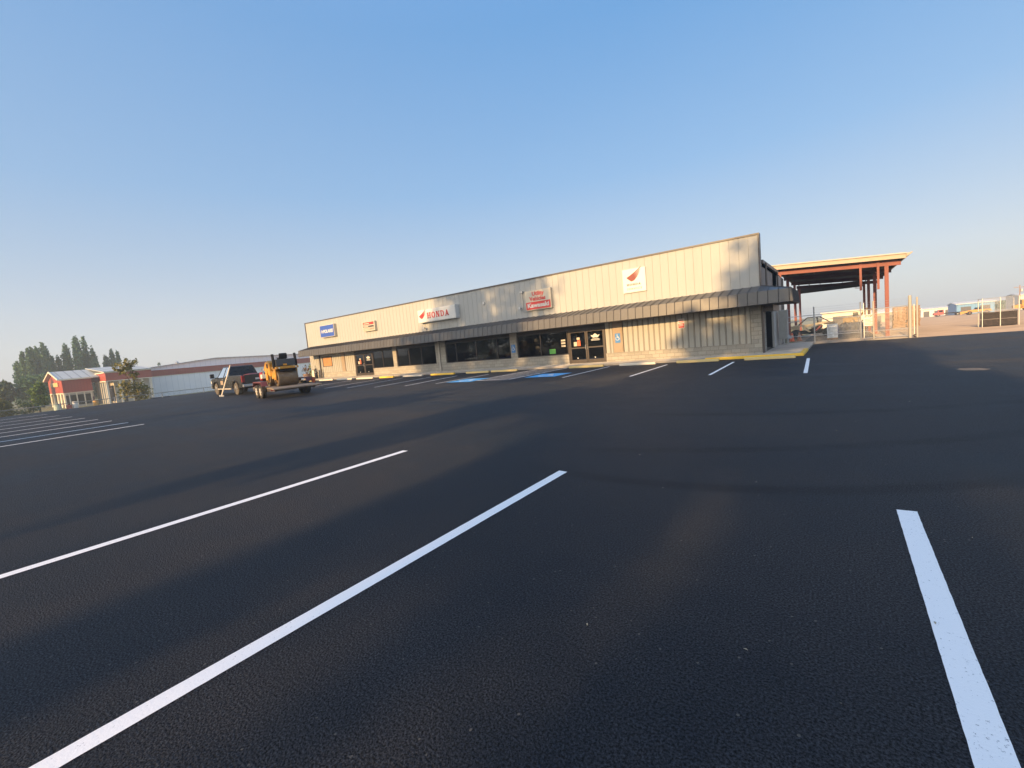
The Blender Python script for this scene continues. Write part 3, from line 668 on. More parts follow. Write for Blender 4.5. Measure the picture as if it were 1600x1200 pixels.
# cream and red sign
t, w2, h2, fy = sign_box('wall_sign', 'cream box sign with red band along the bottom and red words above', -16.30, -14.36, 3.72, 4.97, .20, M_SIGNC, M_SIGNC)
mb = MB(); mb.box(-w2 + .05, w2 - .05, fy - .008, fy + .002, -h2 + .05, -h2 + .52); mb.build('red_band', M_SIGNR, t)
text_mesh('Utility', .36, on_wall(.02, fy - .004, .40), .012, .012, 0, 1, ma=M_SIGNR, parent=t, width=.90)
text_mesh('Vehicles', .36, on_wall(-.02, fy - .004, .08), .012, .012, 0, 1, ma=M_SIGNR, parent=t, width=1.22)
text_mesh('Kawasaki', .38, on_wall(0, fy - .016, -h2 + .29), .012, .014, 0, 1, ma=M_SIGNW, parent=t, width=1.62)
# blue sign
t, w2, h2, fy = sign_box('wall_sign', 'square blue box sign with white italic word, far left of the parapet', -40.62, -38.22, 4.03, 5.20, .30, M_SIGNB, M_SIGNC)
text_mesh('POLARIS', .42, on_wall(.16, fy - .004, -.04), .012, .016, .25, 1, ma=M_SIGNW, parent=t, width=1.72)
mb = MB(); q = -.98
mb.prism([(q, -.02), (q + .10, .14), (q + .20, .14), (q + .12, .02)], fy - .01, fy, 'xz'); mb.prism([(q + .02, -.06), (q + .14, -.02), (q + .2, -.16), (q + .10, -.18)], fy - .01, fy, 'xz'); mb.prism([(q + .16, .02), (q + .24, .10), (q + .30, -.06), (q + .22, -.08)], fy - .01, fy, 'xz')
mb.build('emblem', M_SIGNW, t)
# small striped sign
t, w2, h2, fy = sign_box('wall_sign', 'small cream box sign with red stripe above two grey stripes', -33.80, -32.12, 4.00, 4.83, .25, M_SIGNC, M_SIGNC)
for z0, z1, mm, nm in ((.13, .36, M_SIGNR, 'red_stripe'), (-.10, .06, M_GREYP, 'dark_stripe'), (-.32, -.16, mat('stripe_brown', (.30, .24, .19), .5), 'brown_stripe')):
    mb = MB(); mb.box(-w2 + .09, w2 - .09, fy - .006, fy + .002, z0, z1); mb.build(nm, mm, t)
mb = MB(); mb.box(-.64, .1, fy - .010, fy - .0065, .20, .28); mb.box(-.64, -.05, fy - .010, fy - .0065, -.06, .02); mb.box(-.64, .2, fy - .010, fy - .0065, -.27, -.21); mb.build('pale_lines', M_SIGNC, t)
# red and white notice
t = thing('notice_sign', 'small white wall notice with red lower half on ribbed siding', 'sign', (-6.66, YF - .001, 1.92))
b = MB(); b.box(-.17, .17, -.02, 0, -.25, .25); b.build('plate', M_SIGNW, t)
b = MB(); b.box(-.15, .15, -.026, -.0205, -.23, .0); b.build('red_panel', M_SIGNR, t)
b = MB(); b.box(-.12, .12, -.026, -.0205, .15, .19); b.box(-.13, .13, -.026, -.0205, .06, .10); b.build('lettering', M_SIGNR, t)
b = MB()
for q in (-.05, -.12): b.box(-.11, .11, -.030, -.0265, q - .015, q + .015)
b.build('pale_lines', M_SIGNW, t)
# access signs
for x, z, lb in ((-10.24, 1.45, 'blue access sign with white figure on the slim brown wall panel'), (-17.73, 1.36, 'blue access sign with white figure on the block pillar between windows')):
    t = thing('access_sign', lb, 'sign', (x, YF - .04, z), group='blue access signs on the shop front')
    b = MB(); b.box(-.155, .155, -.012, 0, -.27, .27); b.build('plate', M_ADA, t, bevel=.01)
    wheelchair(0, .03, .38, 0, M_SIGNW, t, wall=-.0135)

# ------------------------------------------------------------------ things behind the shop windows
def motorcycle(loc, rz, ma_body, label):
    t = thing('motorcycle', label, 'motorcycle', loc, rz, 'machines behind the shop windows')
    for x in (-.68, .68):
        b = MB(); b.torus((x, 0, .31), .25, .06, 'y', 20, 8); wq = b.build('wheel', M_RUBBER, t, smooth=True)
        b = MB(); b.lathe([(.2, -.03), (.2, .03)], 14, 'y', (x, 0, .31)); b.build('rim', M_CHROME, wq)
    b = MB(); b.prism([(-.55, .72), (-.1, .62), (.1, .78), (.5, .80), (.66, .62), (.45, .38), (-.2, .30), (-.4, .45)], -.15, .15, 'xz'); b.build('fairing', ma_body, t, bevel=.04)
    b = MB(); b.prism([(-.75, .84), (-.60, .70), (-.05, .72), (-.02, .80), (-.35, .86)], -.12, .12, 'xz'); b.build('seat', M_BLACK, t, bevel=.03)
    b = MB(); b.path([(.68, -.09, .31), (.48, -.09, .92)], .025); b.path([(.68, .09, .31), (.48, .09, .92)], .025); b.path([(.38, -.36, .98), (.48, -.12, .95), (.48, .12, .95), (.38, .36, .98)], .017); b.build('handlebar', M_CHROME, t)
    return t
M_WHITEP = mat('white_plastic', (.75, .74, .71), .3, .04, 3); M_BLUEP = mat('blue_plastic', (.05, .08, .42), .3, .05, 3)
motorcycle((-27.0, YF + .75, .13), R(8), M_WHITEP, 'white motorcycle behind the left part of the three-pane window')
motorcycle((-25.75, YF + .9, .13), R(170), M_WHITEP, 'white motorcycle next to the block pillar, behind the three-pane window')
motorcycle((-18.95, YF + .8, .13), R(12), M_BLUEP, 'blue motorcycle behind the last pane beside the access sign pillar')
motorcycle((-21.6, YF + .9, .13), R(165), M_BLACK, 'dark motorcycle behind the middle panes of the long window')

# ------------------------------------------------------------------ foliage helper
def foliage(lobes, n, size, seed, clump=22, spread=.28, droop=0):
    rs = np.random.RandomState(seed); C_ = []
    vol = np.array([l[3] * l[4] * l[5] for l in lobes]) ** .75; vol /= vol.sum()
    for (cx, cy, cz, rx, ry, rz), f in zip(lobes, vol):
        k = max(3, int(n * f / clump)); u = rs.normal(size=(k, 3)); u /= np.linalg.norm(u, axis=1)[:, None]
        u *= (rs.rand(k, 1) ** .42); cc = u * [rx, ry, rz] + [cx, cy, cz]
        sp = spread * (rx * ry * rz) ** (1 / 3.)
        for q in cc:
            kk = int(clump * rs.uniform(.5, 1.4)); C_.append(q + rs.normal(size=(kk, 3)) * sp * rs.uniform(.5, 1.0) * [1, 1, .8])
    P = np.concatenate(C_); m_ = len(P)
    a = rs.normal(size=(m_, 3)); a[:, 2] -= droop; a /= np.linalg.norm(a, axis=1)[:, None]; b_ = np.cross(a, rs.normal(size=(m_, 3))); b_ /= np.linalg.norm(b_, axis=1)[:, None]
    sz = size * rs.uniform(.55, 1.3, (m_, 1)); V = np.stack([P - a * sz * .6, P + b_ * sz * .34, P + a * sz * .6, P - b_ * sz * .34], 1).reshape(-1, 3)
    mb = MB(); mb.v = [tuple(v) for v in V]; mb.f = [(4 * i, 4 * i + 1, 4 * i + 2, 4 * i + 3) for i in range(m_)]; return mb
def trunk_mb(h, r, limbs, seed):
    rr = random.Random(seed); mb = MB(); pts = [Vector((rr.uniform(-.04, .04) * h * k / 4, rr.uniform(-.04, .04) * h * k / 4, h * k / 4)) for k in range(5)]
    for k in range(4): mb.tube(pts[k], pts[k + 1], r * (1 - k * .18), 9, r * (1 - (k + 1) * .18))
    for (z0, dx, dy, dz) in limbs: mb.tube((0, 0, z0), (dx, dy, z0 + dz), r * .45, 6, r * .12)
    return mb
L_DARK = leaf_material('leaf_dark', (.022, .045, .020), (.06, .10, .035)); L_POP = leaf_material('leaf_poplar', (.035, .095, .052), (.11, .205, .095), .35)
L_MID = leaf_material('leaf_mid', (.045, .10, .022), (.14, .22, .045), .8); L_OLIVE = leaf_material('leaf_olive', (.10, .115, .03), (.27, .23, .075), .9)
L_BUSH = leaf_material('leaf_bush', (.07, .11, .03), (.20, .22, .07), 1.2)
def tree(name, label, loc, lobes, n, size, h, r, limbs, seed, leaf, group=None, clump=22, spread=.28):
    t = thing(name, label, 'tree', loc, 0, group); foliage(lobes, n, size, seed, clump, spread).build('crown', leaf, t)
    trunk_mb(h, r, limbs, seed).build('trunk', M_BARK, t, smooth=True); return t

# ------------------------------------------------------------------ tall trees behind the camera (their shadows reach lot and shop)
TY = -45.0
def shade_tree(label, x, crown, n, size, trunk_h, r, seed):
    lobes = [(cx - x, cy, cz, rx, ry, rz) for cx, cy, cz, rx, ry, rz in crown]
    return tree('shade_tree', label, (x, TY, -.04), lobes, n, size, trunk_h, r, [(trunk_h * .6, 1.5, .6, trunk_h * .3), (trunk_h * .7, -1.6, -.5, trunk_h * .25)], seed, L_DARK, 'tall trees behind the camera', 26, .22)
shade_tree('tall tree behind the viewpoint whose shadow crosses the middle of the parapet', -23.8,
           [(-24.3, 0, 18.6, 3.6, 2.5, 3.6), (-20.2, 0, 20.5, 3.3, 2.5, 4.0), (-24.3, 0, 22.0, 3.0, 2, 2.2), (-28.2, 0, 17.4, 2.4, 2, 2.2), (-19.8, 0, 17.0, 2.6, 2, 2.4), (-17.6, 0, 16.4, 1.6, 1.5, 1.2), (-23.5, 0, 15.6, 4.5, 2, 1.4)], 10500, .42, 17, .42, 11)
shade_tree('tall tree behind the viewpoint shading the right end of the shop', -5.4,
           [(-6.2, 0, 15.0, 2.3, 2, 2.4), (-3.0, 0, 15.2, 2.8, 2, 3.0), (-4.8, 0, 19.2, 2.2, 2, 2.6), (-2.9, 0, 21.2, 1.2, 1.5, 2.0), (-8.0, 0, 16.9, 1.7, 1.5, 1.3), (-1.9, 0, 14.6, 1.8, 2, 2.6)], 10000, .42, 15, .36, 12)
shade_tree('spreading tree behind the viewpoint with low branches over the near lot', -1.6,
           [(-5.4, 0, 10.9, .42, .8, 1.0), (-5.35, 0, 11.9, .55, .9, .9), (-5.0, 0, 12.3, .7, 1, .8), (-4.3, 0, 11.9, .85, .8, 1.05), (-3.6, 0, 11.6, .65, .8, 1.0), (-4.5, 0, 13.1, 1.5, 1.2, 1.0), (-6.5, 0, 12.9, 1.6, 1.3, .75), (-2.7, 0, 12.7, 1.0, .8, .85), (-1.65, 0, 10.9, .75, .9, 1.5), (-2.2, 0, 12.2, .6, .8, .75), (-.7, 0, 12.9, 1.6, 1.4, 1.2), (-2.8, 0, 13.5, 1.5, 1.3, .8)], 30000, .27, 12, .30, 13)
shade_tree('slim tree behind the viewpoint casting the streak beside the second line', -9.1,
           [(-9.3, 0, 11.4, .7, 1, .9), (-9.0, 0, 12.5, 1.2, 1.3, .8), (-12.6, 0, 15.0, 3.4, 1.5, .8), (-15.5, 0, 12.7, 2.4, 1.3, .45)], 3400, .40, 12, .22, 14)

fl = [(x_, random.Random(int(x_)).uniform(-3, 3), 3.6, 4.2, 3, 4.0 + random.Random(int(x_) + 7).uniform(-1.2, 1.2)) for x_ in np.arange(-130, 60, 5.0)]
b = foliage(fl, 24000, .9, 91, 24, .3); o = b.build('added_treeline', L_DARK); o.location = (0, -66, 0); o['kind'] = 'stuff'; o['label'] = 'unseen belt of dark foliage added behind the viewpoint to darken window reflections'; o['category'] = 'trees'  # out of view; added so the shop glass reflects something dark

# ------------------------------------------------------------------ pickup truck, trailer, roller
HD = 169.5  # heading of the rig, degrees from +X
hv = Vector((math.cos(R(HD)), math.sin(R(HD)), 0))
def wheel(parent, x, y, r, wd, side, tyre_m, rim_m, name='wheel'):
    o = bpy.data.objects.new(name, None); col.objects.link(o); o.parent = parent; o.location = (x, y, r)
    b = MB(); b.lathe([(r * .62, -wd / 2), (r * .93, -wd / 2), (r, -wd * .36), (r, wd * .36), (r * .93, wd / 2), (r * .62, wd / 2)], 28, 'y'); b.build('tyre', tyre_m, o, smooth=False)
    b = MB(); s_ = side * wd * .30
    b.lathe([(r * .62, s_ - .02), (r * .62, s_ + .02)], 24, 'y')
    b.lathe([(r * .2, s_), (r * .16, s_ + side * .07)], 12, 'y')
    for k in range(6):
        a = k * math.pi / 3; c_, s2 = math.cos(a), math.sin(a)
        b.tube((c_ * r * .15, s_ + side * .04, s2 * r * .15), (c_ * r * .6, s_ + side * .03, s2 * r * .6), r * .07, 5)
    b.build('rim', rim_m, o); return o
def pickup(loc, rz):
    t = thing('pickup_truck', 'dark grey crew cab pickup parked in front of the red and white warehouse', 'pickup truck', loc, rz)
    # origin under rear axle; forward +x, left +y ; wheelbase 3.75
    WB = 3.8; W = .99
    def arch(cx, r, n=9): return [(cx + r * math.cos(math.pi * i / n), .42 + r * math.sin(math.pi * i / n)) for i in range(n + 1)]
    low = [(-1.15, .50), (-1.2, .72), (-1.2, 1.30), (1.15, 1.32), (1.2, 1.24), (3.35, 1.22), (4.55, 1.16), (4.72, 1.05), (4.75, .55), (4.60, .44)] + arch(WB, .52) + [(.56, .44)] + arch(0, .52)
    side = MB()
    for sgn in (1, -1): side.prism(low, sgn * W, sgn * (W - .16), 'xz')
    side.build('body', M_TRUCK, t, bevel=.03)
    mid = MB(); mid.prism([(1.12, .5), (1.12, 1.24), (3.35, 1.22), (4.52, 1.15), (4.70, 1.04), (4.72, .6), (4.4, .5)], -W + .161, W - .161, 'xz'); mid.build('bonnet', M_TRUCK, t, bevel=.03)
    bd = MB(); bd.box(-1.1, 1.1, -W + .165, W - .165, .66, .72); bd.build('bed_floor', M_BLACK, t)
    tg = MB(); tg.box(-1.235, -1.17, -.80, .80, .70, 1.29); tgo = tg.build('tailgate', M_TRUCK, t, bevel=.02)
    pt = MB(); pt.box(-1.245, -1.236, -.16, .16, .93, 1.05); pt.build('licence_plate', M_SIGNW, tgo)
    bm = MB(); bm.prism([(-1.42, .50), (-1.42, .66), (-1.22, .70), (-1.16, .50)], -W, W, 'xz'); bm.build('bumper', M_CHROME, t, bevel=.03)
    fb = MB(); fb.box(4.70, 4.92, -W, W, .45, .70); fb.build('bumper', M_CHROME, t, bevel=.04)
    for sgn in (1, -1):
        l = MB(); l.box(-1.25, -1.14, sgn * (W - .18), sgn * (W + .006), .82, 1.26); l.build('taillight', M_LENS, t, bevel=.02)
        l = MB(); l.box(4.60, 4.77, sgn * .62, sgn * (W + .005), .80, 1.02); l.build('headlight', M_SIGNW, t, bevel=.02)
        st = MB(); st.tube((.62, sgn * (W + .06), .42), (3.2, sgn * (W + .06), .42), .045); st.build('side_step', mat('step_metal', (.45, .40, .33), .4, .1, 4), t)
        fl = MB()
        for cx in (0, WB):
            for i in range(9):
                a0, a1 = math.pi * i / 9, math.pi * (i + 1) / 9
                fl.tube((cx + .54 * math.cos(a0), sgn * (W + .01), .42 + .54 * math.sin(a0)), (cx + .54 * math.cos(a1), sgn * (W + .01), .42 + .54 * math.sin(a1)), .035, 6)
        fl.build('wheel_arch', M_BLACK, t)
        mr = MB(); mr.path([(3.0, sgn * W, 1.20), (3.06, sgn * (W + .22), 1.24), (3.05, sgn * (W + .34), 1.28)], .035); mr.box(2.98, 3.10, sgn * (W + .26), sgn * (W + .50), 1.22, 1.52); mr.build('mirror', M_BLACK, t, bevel=.02)
        for hx in (1.25, 2.15):
            h = MB(); h.box(hx, hx + .2, sgn * W, sgn * (W + .03), 1.06, 1.10); h.build('handle', M_CHROME, t)
        dr = MB(); dr.box(2.25, 2.75, sgn * (W + .001), sgn * (W + .006), .72, 1.0); dr.build('door_decal', mat('decal_tan', (.34, .26, .19), .5), t)
    # cab
    base = [(1.14, 1.24), (3.45, 1.22)]; top = [(1.42, 1.90), (2.75, 1.92)]
    def ring(z, xr, xf, hw): return [Vector((xr, -hw, z)), Vector((xf, -hw, z)), Vector((xf, hw, z)), Vector((xr, hw, z))]
    cb = MB(); cb.loft([ring(1.885, 1.33, 2.72, .76), ring(1.95, 1.42, 2.60, .70)]); 
    P = lambda u, v, sgn: Vector((1.15 + (1.33 - 1.15) * v + ((3.42 - 1.15) * (1 - v) + (2.72 - 1.33) * v) * u, sgn * (.97 * (1 - v) + .76 * v), 1.22 + (1.885 - 1.22) * v))
    # pillars as tapered strips
    for sgn in (1, -1):
        for u0, u1 in ((0, .05), (.42, .47), (.96, 1.0)):
            q = [P(u0, 0, sgn), P(u1, 0, sgn), P(u1, 1, sgn), P(u0, 1, sgn)]; q2 = [v - Vector((0, sgn * .06, 0)) for v in q]
            cb.loft([q, q2])
    co_ = cb.build('cab', M_TRUCK, t, bevel=.015)
    for sgn in (1, -1):
        for u0, u1 in ((.05, .42), (.47, .96)):
            q = [P(u0, .0, sgn), P(u1, .0, sgn), P(u1, 1, sgn), P(u0, 1, sgn)]; off = Vector((0, -sgn * .02, 0)); gl = MB(); gl.add([v + off for v in q], [(0, 1, 2, 3)]); gl.build('window', M_CARGLASS, t)
    gl = MB()
    gl.add([P(0, 0, 1) + Vector((.02, -.06, 0)), P(0, 0, -1) + Vector((.02, .06, 0)), P(0, 1, -1) + Vector((.02, .06, 0)), P(0, 1, 1) + Vector((.02, -.06, 0))], [(0, 1, 2, 3)])
    gl.build('rear_window', M_CARGLASS, t); gl = MB()
    gl.add([P(1, 0, 1) - Vector((.02, .06, 0)), P(1, 0, -1) - Vector((.02, -.06, 0)), P(1, 1, -1) - Vector((.02, -.06, 0)), P(1, 1, 1) - Vector((.02, .06, 0))], [(0, 1, 2, 3)])
    gl.build('windscreen', M_CARGLASS, t)
    for x_ in (1.5, 2.3):
        for y_ in (-.45, .45): seat = MB(); seat.box(x_, x_ + .16, y_ - .25, y_ + .25, 1.0, 1.62); seat.build('seat', M_BLACK, t, bevel=.04)
    ch = MB(); ch.box(-1.1, 4.4, -.75, .75, .40, .62); ch.build('chassis', M_BLACK, t)
    for x_ in (0, WB):
        wheel(t, x_, W - .15, .42, .28, 1, M_DUSTRUB, M_CHROME); wheel(t, x_, -W + .15, .42, .28, -1, M_DUSTRUB, M_CHROME)
    return t
TC = Vector((-32.55, 13.72, 0))
TH = 177.0
pickup(TC, R(TH))
# cargo lying in the bed
b = MB(); b.prism([(-.9, .73), (-.9, 1.25), (-.3, 1.36), (.5, 1.30), (.6, .73)], -.35, .3, 'xz')
o = tag(b.build('cargo_bundle', mat('bundle_red', (.11, .016, .016), .6), bevel=.08), 'dull red bundle of gear lying in the truck bed', 'cargo'); o.location = TC; o.rotation_euler = (0, 0, R(TH))

def trailer(loc, rz):
    t = thing('flatbed_trailer', 'dark red tandem axle flatbed trailer hitched to the grey pickup', 'trailer', loc, rz)
    b = MB(); b.box(-2.2, 2.2, -1.0, 1.0, .50, .56); b.prism([(-2.2, .50), (-2.2, .56), (-2.75, .52), (-2.75, .47)], -1.18, 1.18, 'xz'); b.build('deck', mat('deck_wood', (.20, .16, .12), .85, .25, 3, .2, 30), t)
    b = MB()
    for sgn in (1, -1): b.box(-2.18, 2.2, sgn * .90, sgn * 1.0, .36, .498)
    for x_ in (-2.1, -1.1, 0, 1.2, 2.1): b.box(x_, x_ + .08, -.9, .9, .38, .498)
    b.build('frame', M_TRIM, t)
    b = MB(); b.tube((2.2, .9, .46), (4.3, .05, .46), .06); b.tube((2.2, -.9, .46), (4.3, -.05, .46), .06); b.box(4.2, 4.65, -.07, .07, .42, .56); b.tube((4.0, 0, .12), (4.0, 0, .95), .04); b.build('tongue', M_REDDK, t)
    b = MB(); b.prism([(2.0, .56), (2.0, .80), (2.75, .80), (2.75, .56)], -.8, .8, 'xz'); b.build('tool_box', mat('box_maroon', (.09, .022, .02), .5, .2, 3), t, bevel=.02)
    for sgn in (1, -1):
        f = MB(); f.prism([(-.95, .66), (-.80, .90), (.80, .90), (.95, .66), (.88, .66), (.76, .84), (-.76, .84), (-.88, .66)], sgn * 1.0, sgn * 1.28, 'xz'); f.build('fender', mat('fender_red', (.13, .032, .028), .4, .12, 3), t)
        for x_ in (-.40, .40): wheel(t, x_, sgn * 1.14, .36, .22, sgn, M_RUBBER, mat('rim_white', (.66, .62, .54), .4, .1, 4))
        l = MB(); l.box(-2.22, -2.18, sgn * 1.0, sgn * 1.18, .42, .50); l.build('taillight', M_LENS, t)
    b = MB(); b.box(.9, 1.0, -1.3, -1.02, .58, .9); b.prism([(-1.5, .57), (-1.5, .86), (-.98, .90), (-.98, .57)], -1.28, -1.25, 'xz'); b.build('side_guard', M_REDDK, t)
    return t
TL = Vector((-25.15, 12.22, 0))
trailer(TL, R(HD))

def roller(loc, rz):
    t = thing('road_roller', 'yellow tandem road roller loaded on the red trailer', 'road roller', loc, rz)
    # forward +x ; drums turn about y
    for x_ in (-.80, .80):
        dr = MB(); dr.lathe([(.30, -.50), (.42, -.50), (.435, -.48), (.435, .48), (.42, .50), (.30, .50), (.30, .44)], 36, 'y', (x_, 0, .435)); d_ = dr.build('drum', M_STEELB, t, smooth=False)
        hb = MB(); hb.lathe([(.30, -.44), (.30, .44)], 20, 'y', (x_, 0, .435)); hb.build('hub', M_YEL, d_)
        for sgn in (1, -1): yk = MB(); yk.prism([(x_ - .16, .36), (x_ + .16, .36), (x_ + .20, .98), (x_ - .22, .98)], sgn * .505, sgn * .565, 'xz'); yk.build('yoke', M_YEL, t, bevel=.012)
    # front hood, sides reach down past the drum
    b = MB(); b.prism([(.05, .55), (.05, 1.34), (.35, 1.44), (.85, 1.36), (1.20, 1.08), (1.28, .86), (1.05, .88), (.60, .90), (.40, .60)], -.56, .56, 'xz'); b.build('hood', M_YEL, t, bevel=.05)
    b = MB()
    for sgn in (1, -1): b.box(.28, .58, sgn * .561, sgn * .567, 1.02, 1.26)
    b.build('vent', M_BLACK, t)
    b = MB(); b.prism([(-.34, .45), (-.34, .82), (.04, .86), (.04, .40)], -.5, .5, 'xz'); b.build('step_frame', M_YEL, t, bevel=.02)
    # rear frame above the drum: yellow cross bar, black tank, lamps
    b = MB(); b.prism([(-1.28, .93), (-1.28, 1.05), (-.30, 1.08), (-.30, .93)], -.56, .56, 'xz'); b.build('rear_frame', M_YEL, t, bevel=.02)
    b = MB(); b.box(-1.10, -.35, -.46, .46, .86, .929); b.box(-1.24, -.98, -.30, .42, .80, .86); b.build('scraper_bar', M_BLACK, t)
    b = MB(); b.prism([(-1.14, 1.081), (-1.05, 1.46), (-.35, 1.46), (-.30, 1.085)], -.48, .50, 'xz'); b.build('water_tank', mat('dark_tank', (.035, .037, .038), .5, .15, 3), t, bevel=.03)
    b = MB(); b.box(-1.145, -1.11, -.02, .16, 1.10, 1.20); b.build('plate', M_YEL, t)
    b = MB(); b.prism([(-.62, 1.461), (-.75, 1.48), (-.80, 1.66), (-.76, 1.78), (-.66, 1.78), (-.60, 1.56), (-.2, 1.54), (-.2, 1.461)], -.20, .20, 'xz'); b.build('seat', M_BLACK, t, bevel=.09)
    b = MB(); b.torus((-.02, .0, 1.55), .19, .02, 'z', 18, 6); b.tube((-.02, 0, 1.54), (.12, 0, 1.3), .025); b.build('steering_wheel', M_BLACK, t)
    for sgn in (1, -1):
        b = MB(); b.path([(-.92, sgn * .55, .98), (-.90, sgn * .56, 1.30), (-.82, sgn * .56, 1.74)], .07, 8); b.build('roll_bar_post', M_BLACK, t)
        l = MB(); l.tube((-1.29, sgn * .42, .99), (-1.24, sgn * .42, .99), .045, 10); l.build('lamp', M_SIGNW, t)
    for y_ in (.40, -.1, -.36):
        pass
    return t
roller(TL + Vector((0, 0, .56)) - hv * .05, R(HD))

# red engine unit standing behind the truck, and the asphalt rake leaning on the bed
t = thing('engine_blower', 'red wheeled engine blower with round guard riding on the trailer tongue', 'blower', TL + hv * 3.9 + Vector((0, 0, .53)), R(HD))
t.scale = (.82, .82, .82)
b = MB(); b.lathe([(.05, -.16), (.30, -.16), (.34, -.08), (.34, .08), (.30, .16), (.05, .16)], 22, 'y', (0, 0, .72)); b.build('fan_housing', M_REDM, t)
b = MB(); b.box(-.5, -.1, -.18, .18, .55, .86); b.tube((-.3, 0, .86), (-.3, 0, 1.12), .05); b.build('engine', M_CREAM, t, bevel=.03)
b = MB(); b.torus((-.1, .0, 1.14), .17, .022, 'y', 18, 6); b.tube((-.34, .05, .9), (-.34, .05, 1.45), .016); b.build('guard_ring', M_CHROME, t)
b = MB(); b.path([(-.5, -.2, .36), (.42, -.2, .36), (.5, -.2, .5)], .025); b.path([(-.5, .2, .36), (.42, .2, .36), (.5, .2, .5)], .025); b.tube((-.5, -.2, .36), (-.5, .2, .36), .025); b.build('frame', M_BLACK, t)
for y_ in (-.26, .26):
    b = MB(); b.torus((-.3, y_, .18), .13, .05, 'y', 16, 6); b.build('wheel', M_RUBBER, t)
    b = MB(); b.torus((.32, y_, .18), .13, .05, 'y', 16, 6); b.build('wheel', M_RUBBER, t)
t = thing('asphalt_rake', 'long pale handled asphalt rake leaning against the truck side', 'rake', (-32.95, 11.95, 0), R(TH))
b = MB(); b.tube((0, 0, .05), (-.55, -.58, 2.02), .042, 8, .034); b.build('handle', mat('pale_handle', (.70, .62, .50), .5, .08, 5), t)
b = MB(); b.box(-.42, .42, -.03, .03, 0, .11); b.build('blade', M_GALV, t, bevel=.01)

# ------------------------------------------------------------------ little things by the shop's left corner
t = thing('barrel_planter', 'brown half barrel planter with twiggy plant at the shop corner', 'planter', (-42.9, 23.35, .12))
b = MB(); b.lathe([(.02, .02), (.27, 0), (.34, .3), (.32, .55), (.29, .55), (.28, .48), (.02, .48)], 20); b.build('barrel', mat('barrel_brown', (.20, .125, .09), .8, .2, 4), t)
b = MB(); b.torus((0, 0, .18), .325, .014, 'z', 20, 5); b.torus((0, 0, .42), .332, .014, 'z', 20, 5); b.build('hoop', M_TRIM, t)
b = foliage([(0, 0, 1.0, .34, .34, .45)], 130, .13, 5, 6, .2)
for k in range(7): b.tube((0, 0, .45), (.3 * math.cos(k * .9), .3 * math.sin(k * .9), .9 + .09 * k), .012, 5)
b.build('plant', leaf_material('twig_leaf', (.10, .05, .03), (.20, .13, .06), 3), t)
t = thing('ash_urn', 'slim dark ash urn next to the downspout by the boarded window', 'ash urn', (-41.55, 23.6, .12))
b = MB(); b.lathe([(.02, 0), (.17, 0), (.15, .1), (.12, .55), (.16, .62), (.05, .75), (.06, 1.0), (.02, 1.02)], 16); b.build('urn', M_BLACK, t, smooth=True)
b = MB(); b.lathe([(.02, .63), (.17, .63), (.17, .66), (.02, .66)], 16); b.build('rim', M_GALV, t)
t = thing('utility_box', 'pale narrow utility box standing beside the barrel planter', 'utility box', (-42.2, 23.75, .12))
b = MB(); b.box(-.17, .17, -.12, .12, 0, .85); b.build('case', M_CREAM, t, bevel=.015); b = MB(); b.box(-.19, .19, -.15, .14, .851, .90); b.build('lid', M_TRIM, t)

# bushes behind the shop's left corner
for k, (x, y, s_, lb) in enumerate(((-52.5, 33.5, 1.0, 'tall light green bush behind the shop corner, nearest the wall'), (-55.5, 32.0, 1.05, 'light green bush behind the roller, left of the taller bush'), (-58.5, 36.0, 1.25, 'taller bush farther back beyond the shop corner'))):
    t = thing('bush', lb, 'bush', (x, y, ground_z(x, y)), 0, 'bushes behind the shop corner')
    foliage([(0, 0, 1.9 * s_, 1.7, 1.5, 1.7 * s_), (.8, .5, 2.9 * s_, 1.1, 1, 1.1 * s_), (-1, -.4, 1.3 * s_, 1.2, 1, 1.2 * s_)], 3000, .26, 40 + k, 20, .25).build('leaves', L_BUSH, t)
    trunk_mb(2.2 * s_, .07, [(.8, .5, .3, .9), (.9, -.5, .2, .8)], 41 + k).build('stem', M_BARK, t)

# ------------------------------------------------------------------ left: low fence, barn, warehouse, trees
t = thing('rail_fence', 'low grey rail fence along the sunken left edge of the lot', 'fence', (-46.5, 0, 0))
b = MB(); b.tube((0, -16, .36), (0, 21.5, .36), .03, 6); b.build('top_rail', mat('fence_grey', (.25, .26, .25), .5, .1, 4), t)
fw_m = MB()
for k in range(106):
    y0 = -16 + k * .355
    fw_m.tube((0, y0, -.75), (0, y0 + 1.05, .33), .0035, 3); fw_m.tube((0, y0 + 1.05, -.75), (0, y0, .33), .0035, 3)
fw_m.build('wire_mesh', M_GALV, t)
for y in np.arange(-15.5, 22, 3.1):
    b = MB(); b.tube((0, y, -.95), (0, y, .40), .035, 6); b.build('post', M_GALV, t)

